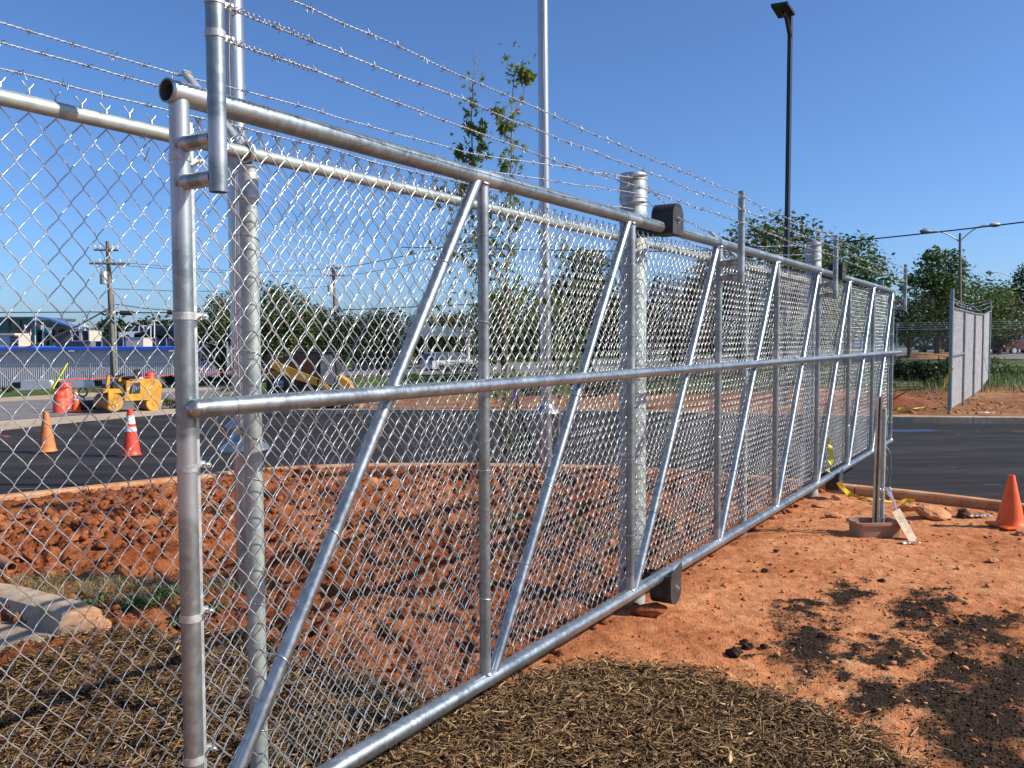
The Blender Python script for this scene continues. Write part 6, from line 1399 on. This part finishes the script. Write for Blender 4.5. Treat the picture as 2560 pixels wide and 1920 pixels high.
# shredded bark
def chips(name, n, cond, box_, mats_, seed, L=(.012, .080), wd=(.0022, .0115), zoff=.0, zr=.03, label='', cat='mulch', big=0):
    rg = np.random.default_rng(seed); p = scatter_xy(n, *box_, cond, rg); l = L[0] + (L[1] - L[0]) * rg.random(n) ** 1.6; w_ = wd[0] + (wd[1] - wd[0]) * rg.random(n) ** 1.8
    if big: k = rg.random(n) < big; w_[k] *= 2.4
    a = rg.random(n) * 2 * math.pi; til = rg.normal(size=n) * .24; rol = rg.normal(size=n) * .7
    d = np.stack([np.cos(a) * np.cos(til), np.sin(a) * np.cos(til), np.sin(til)], -1); s = np.stack([-np.sin(a), np.cos(a), np.zeros(n)], -1); u = np.cross(d, s)
    s2 = s * np.cos(rol)[:, None] + u * np.sin(rol)[:, None]; u2 = np.cross(d, s2)
    c = np.column_stack([p, gz(p[:, 0], p[:, 1]) + zoff + zr * rg.random(n) ** 1.3 + np.abs(np.sin(til)) * l * .25]); th = w_ * (.25 + .3 * rg.random(n))
    V = []
    for e, ws in ((-.5, .35), (-.12, 1.0), (.5, .25)):
        bend = u2 * (l * .06 * (1 - (2 * e) ** 2))[:, None] if e else 0
        base = c + d * (l * e)[:, None] + u2 * (rg.normal(size=n) * l * .03)[:, None]
        V += [base - s2 * (w_ * ws * .5)[:, None], base + s2 * (w_ * ws * .5)[:, None], base + u2 * th[:, None]]
    V = np.stack(V, 1); f = []
    for i in (0, 3): f += [(i, i + 1, i + 4, i + 3), (i + 1, i + 2, i + 5, i + 4), (i + 2, i, i + 3, i + 5)]
    F = (np.array(f)[None] + (np.arange(n) * 9)[:, None, None]).reshape(-1, 4); tint = np.repeat(np.clip(rg.normal(.42, .26, n), 0, 1), 6)
    o = link(name, meshdata(name, V.reshape(-1, 3), F, mats_, False, fattrs={"tint": tint})); tag(o, label, cat, None, 'stuff')
m = leafmat('shredded_bark', [(.045, .023, .010), (.18, .100, .044), (.33, .20, .088), (.56, .37, .18)], 0.0); m.node_tree.nodes['Principled BSDF'].inputs['Roughness'].default_value = .85; M['mulch'] = m
chips('bark_mulch', 66000, lambda x, y: inpoly(x + (vnoise(x * 5, y * 5, 8) - .5) * .26 + (rng.random(x.shape) - .5) * .16, y + (vnoise(x * 5, y * 5, 9) - .5) * .20 + (rng.random(x.shape) - .5) * .14, MUL) | inpoly(x, y, MUL), (-3.6, 2.5, 2.75, 4.85), m, 21, label='shredded brown bark mulch at the bottom of the picture', zoff=-.004, zr=.034, big=.05)
ed = lambda x, y: inpoly(x + rng.normal(size=x.shape) * .11, y + rng.normal(size=x.shape) * .14, MUL) & ~inpoly(x, y, MUL)
chips('stray_bark', 1500, ed, (-3.6, 2.6, 2.9, 5.1), m, 22, label='stray bark shreds beyond the edge of the mulch', zoff=.002, zr=.006)
chips('soil_fibres', 900, lambda x, y: front(x, y) & (soilmask(x, y) > .2), (.5, 6, 3.0, 6.8), m, 23, L=(.02, .06), wd=(.0015, .004), label='woody fibres mixed into the black soil', zoff=.003, zr=.006)
# straw over the clay beyond the far kerb and weeds behind the kerb end
def blades(name, pos, L, m, seed, label, cat, w_=.004, lean=.9, tint=None):
    rg = np.random.default_rng(seed); n = len(pos); a = rg.random(n) * 6.283; h = rg.uniform(*L, n); ln = h * lean * rg.uniform(.3, 1.2, n); d = np.stack([np.cos(a), np.sin(a), np.zeros(n)], -1); s = np.stack([-np.sin(a), np.cos(a), np.zeros(n)], -1)
    V = np.stack([pos - s * w_ / 2, pos + s * w_ / 2, pos + d * (ln * .4)[:, None] + [0, 0, 1] * (h * .6)[:, None] + s * w_ * .4, pos + d * (ln * .4)[:, None] + [0, 0, 1] * (h * .6)[:, None] - s * w_ * .4, pos + d * ln[:, None] + [0, 0, 1] * (h * (1 - .3 * lean))[:, None], pos + d * ln[:, None] + [0, 0, 1] * (h * (1 - .3 * lean) - .0005)[:, None]], 1)
    F = (np.array([(0, 1, 2, 3), (3, 2, 4, 5)])[None] + (np.arange(n) * 6)[:, None, None]).reshape(-1, 4); t_ = np.repeat(np.clip(rg.normal(.5, .3, n), 0, 1), 2)
    o = link(name, meshdata(name, V.reshape(-1, 3), F, m, False, fattrs={"tint": t_})); tag(o, label, cat, None, 'stuff')
M['straw'] = leafmat('dry_straw', [(.16, .12, .04), (.30, .22, .09), (.42, .33, .15)], .15); M['weed'] = leafmat('weed_green', [(.05, .10, .03), (.09, .15, .04), (.16, .20, .06)], .3)
W0 = G(330, 1500)
pz = scatter_xy(5200, W0[0] - .9, W0[0] + .9, W0[1] - .35, W0[1] + .5, lambda x, y: (((x - W0[0]) / .85) ** 2 + ((y - W0[1] - .05) / .33) ** 2 + (vnoise(x * 6, y * 6, 2) - .5) * 1.3) < .8, rg)
blades('dry_grass', np.column_stack([pz, gz(pz[:, 0], pz[:, 1])]), (.03, .12), M['straw'], 3, 'tangle of dry yellow grass behind the kerb end', 'dry grass', .0035, 1.6)
W1 = G(400, 1530); cen = np.array([[W1[0] + rg.normal() * .22, W1[1] + rg.normal() * .10, .03] for _ in range(34)]); cen[:, 2] += gz(cen[:, 0], cen[:, 1])
V, F, tint = leaf_quads(cen, np.full((34, 3), .075) * [1, 1, .6], 2600, .026, rg, shell=.2)
o = link('green_weeds', meshdata('green_weeds', V, F, M['weed'], False, fattrs={"tint": tint})); tag(o, 'low green weeds beside the end post of the gate behind the mulch', 'weeds', None, 'stuff')
W2 = G(1330, 1330); cen = np.array([[W2[0] + rg.normal() * .5, W2[1] + rg.normal() * .35, .03] for _ in range(40)]); cen[:, 2] += gz(cen[:, 0], cen[:, 1])
V, F, tint = leaf_quads(cen, np.full((40, 3), .06), 1500, .024, rg, shell=.2)
o = link('green_weeds', meshdata('green_weeds', V, F, M['weed'], False, fattrs={"tint": tint})); tag(o, 'sprinkled green weeds round the foot of the young maple', 'weeds', None, 'stuff')
pz = scatter_xy(5000, 7.2, 20, 19, 31, lambda x, y: vnoise(x * .8, y * .8, 3) > .35, rg); blades('straw', np.column_stack([pz, np.full(len(pz), .02)]), (.02, .06), M['straw'], 4, 'scattered straw over the clay beyond the far kerb', 'straw', .012, 3.0)
pz = scatter_xy(9000, 5, 24, 26.5, 43, lambda x, y: vnoise(x * .5, y * .5, 3) > .25, rg); blades('tall_grass', np.column_stack([pz, .0 + (pz[:, 1] - 27) * .010]), (.15, .50), M['weed'], 5, 'tall rough grass behind the edge-on fence', 'grass', .02, .5)
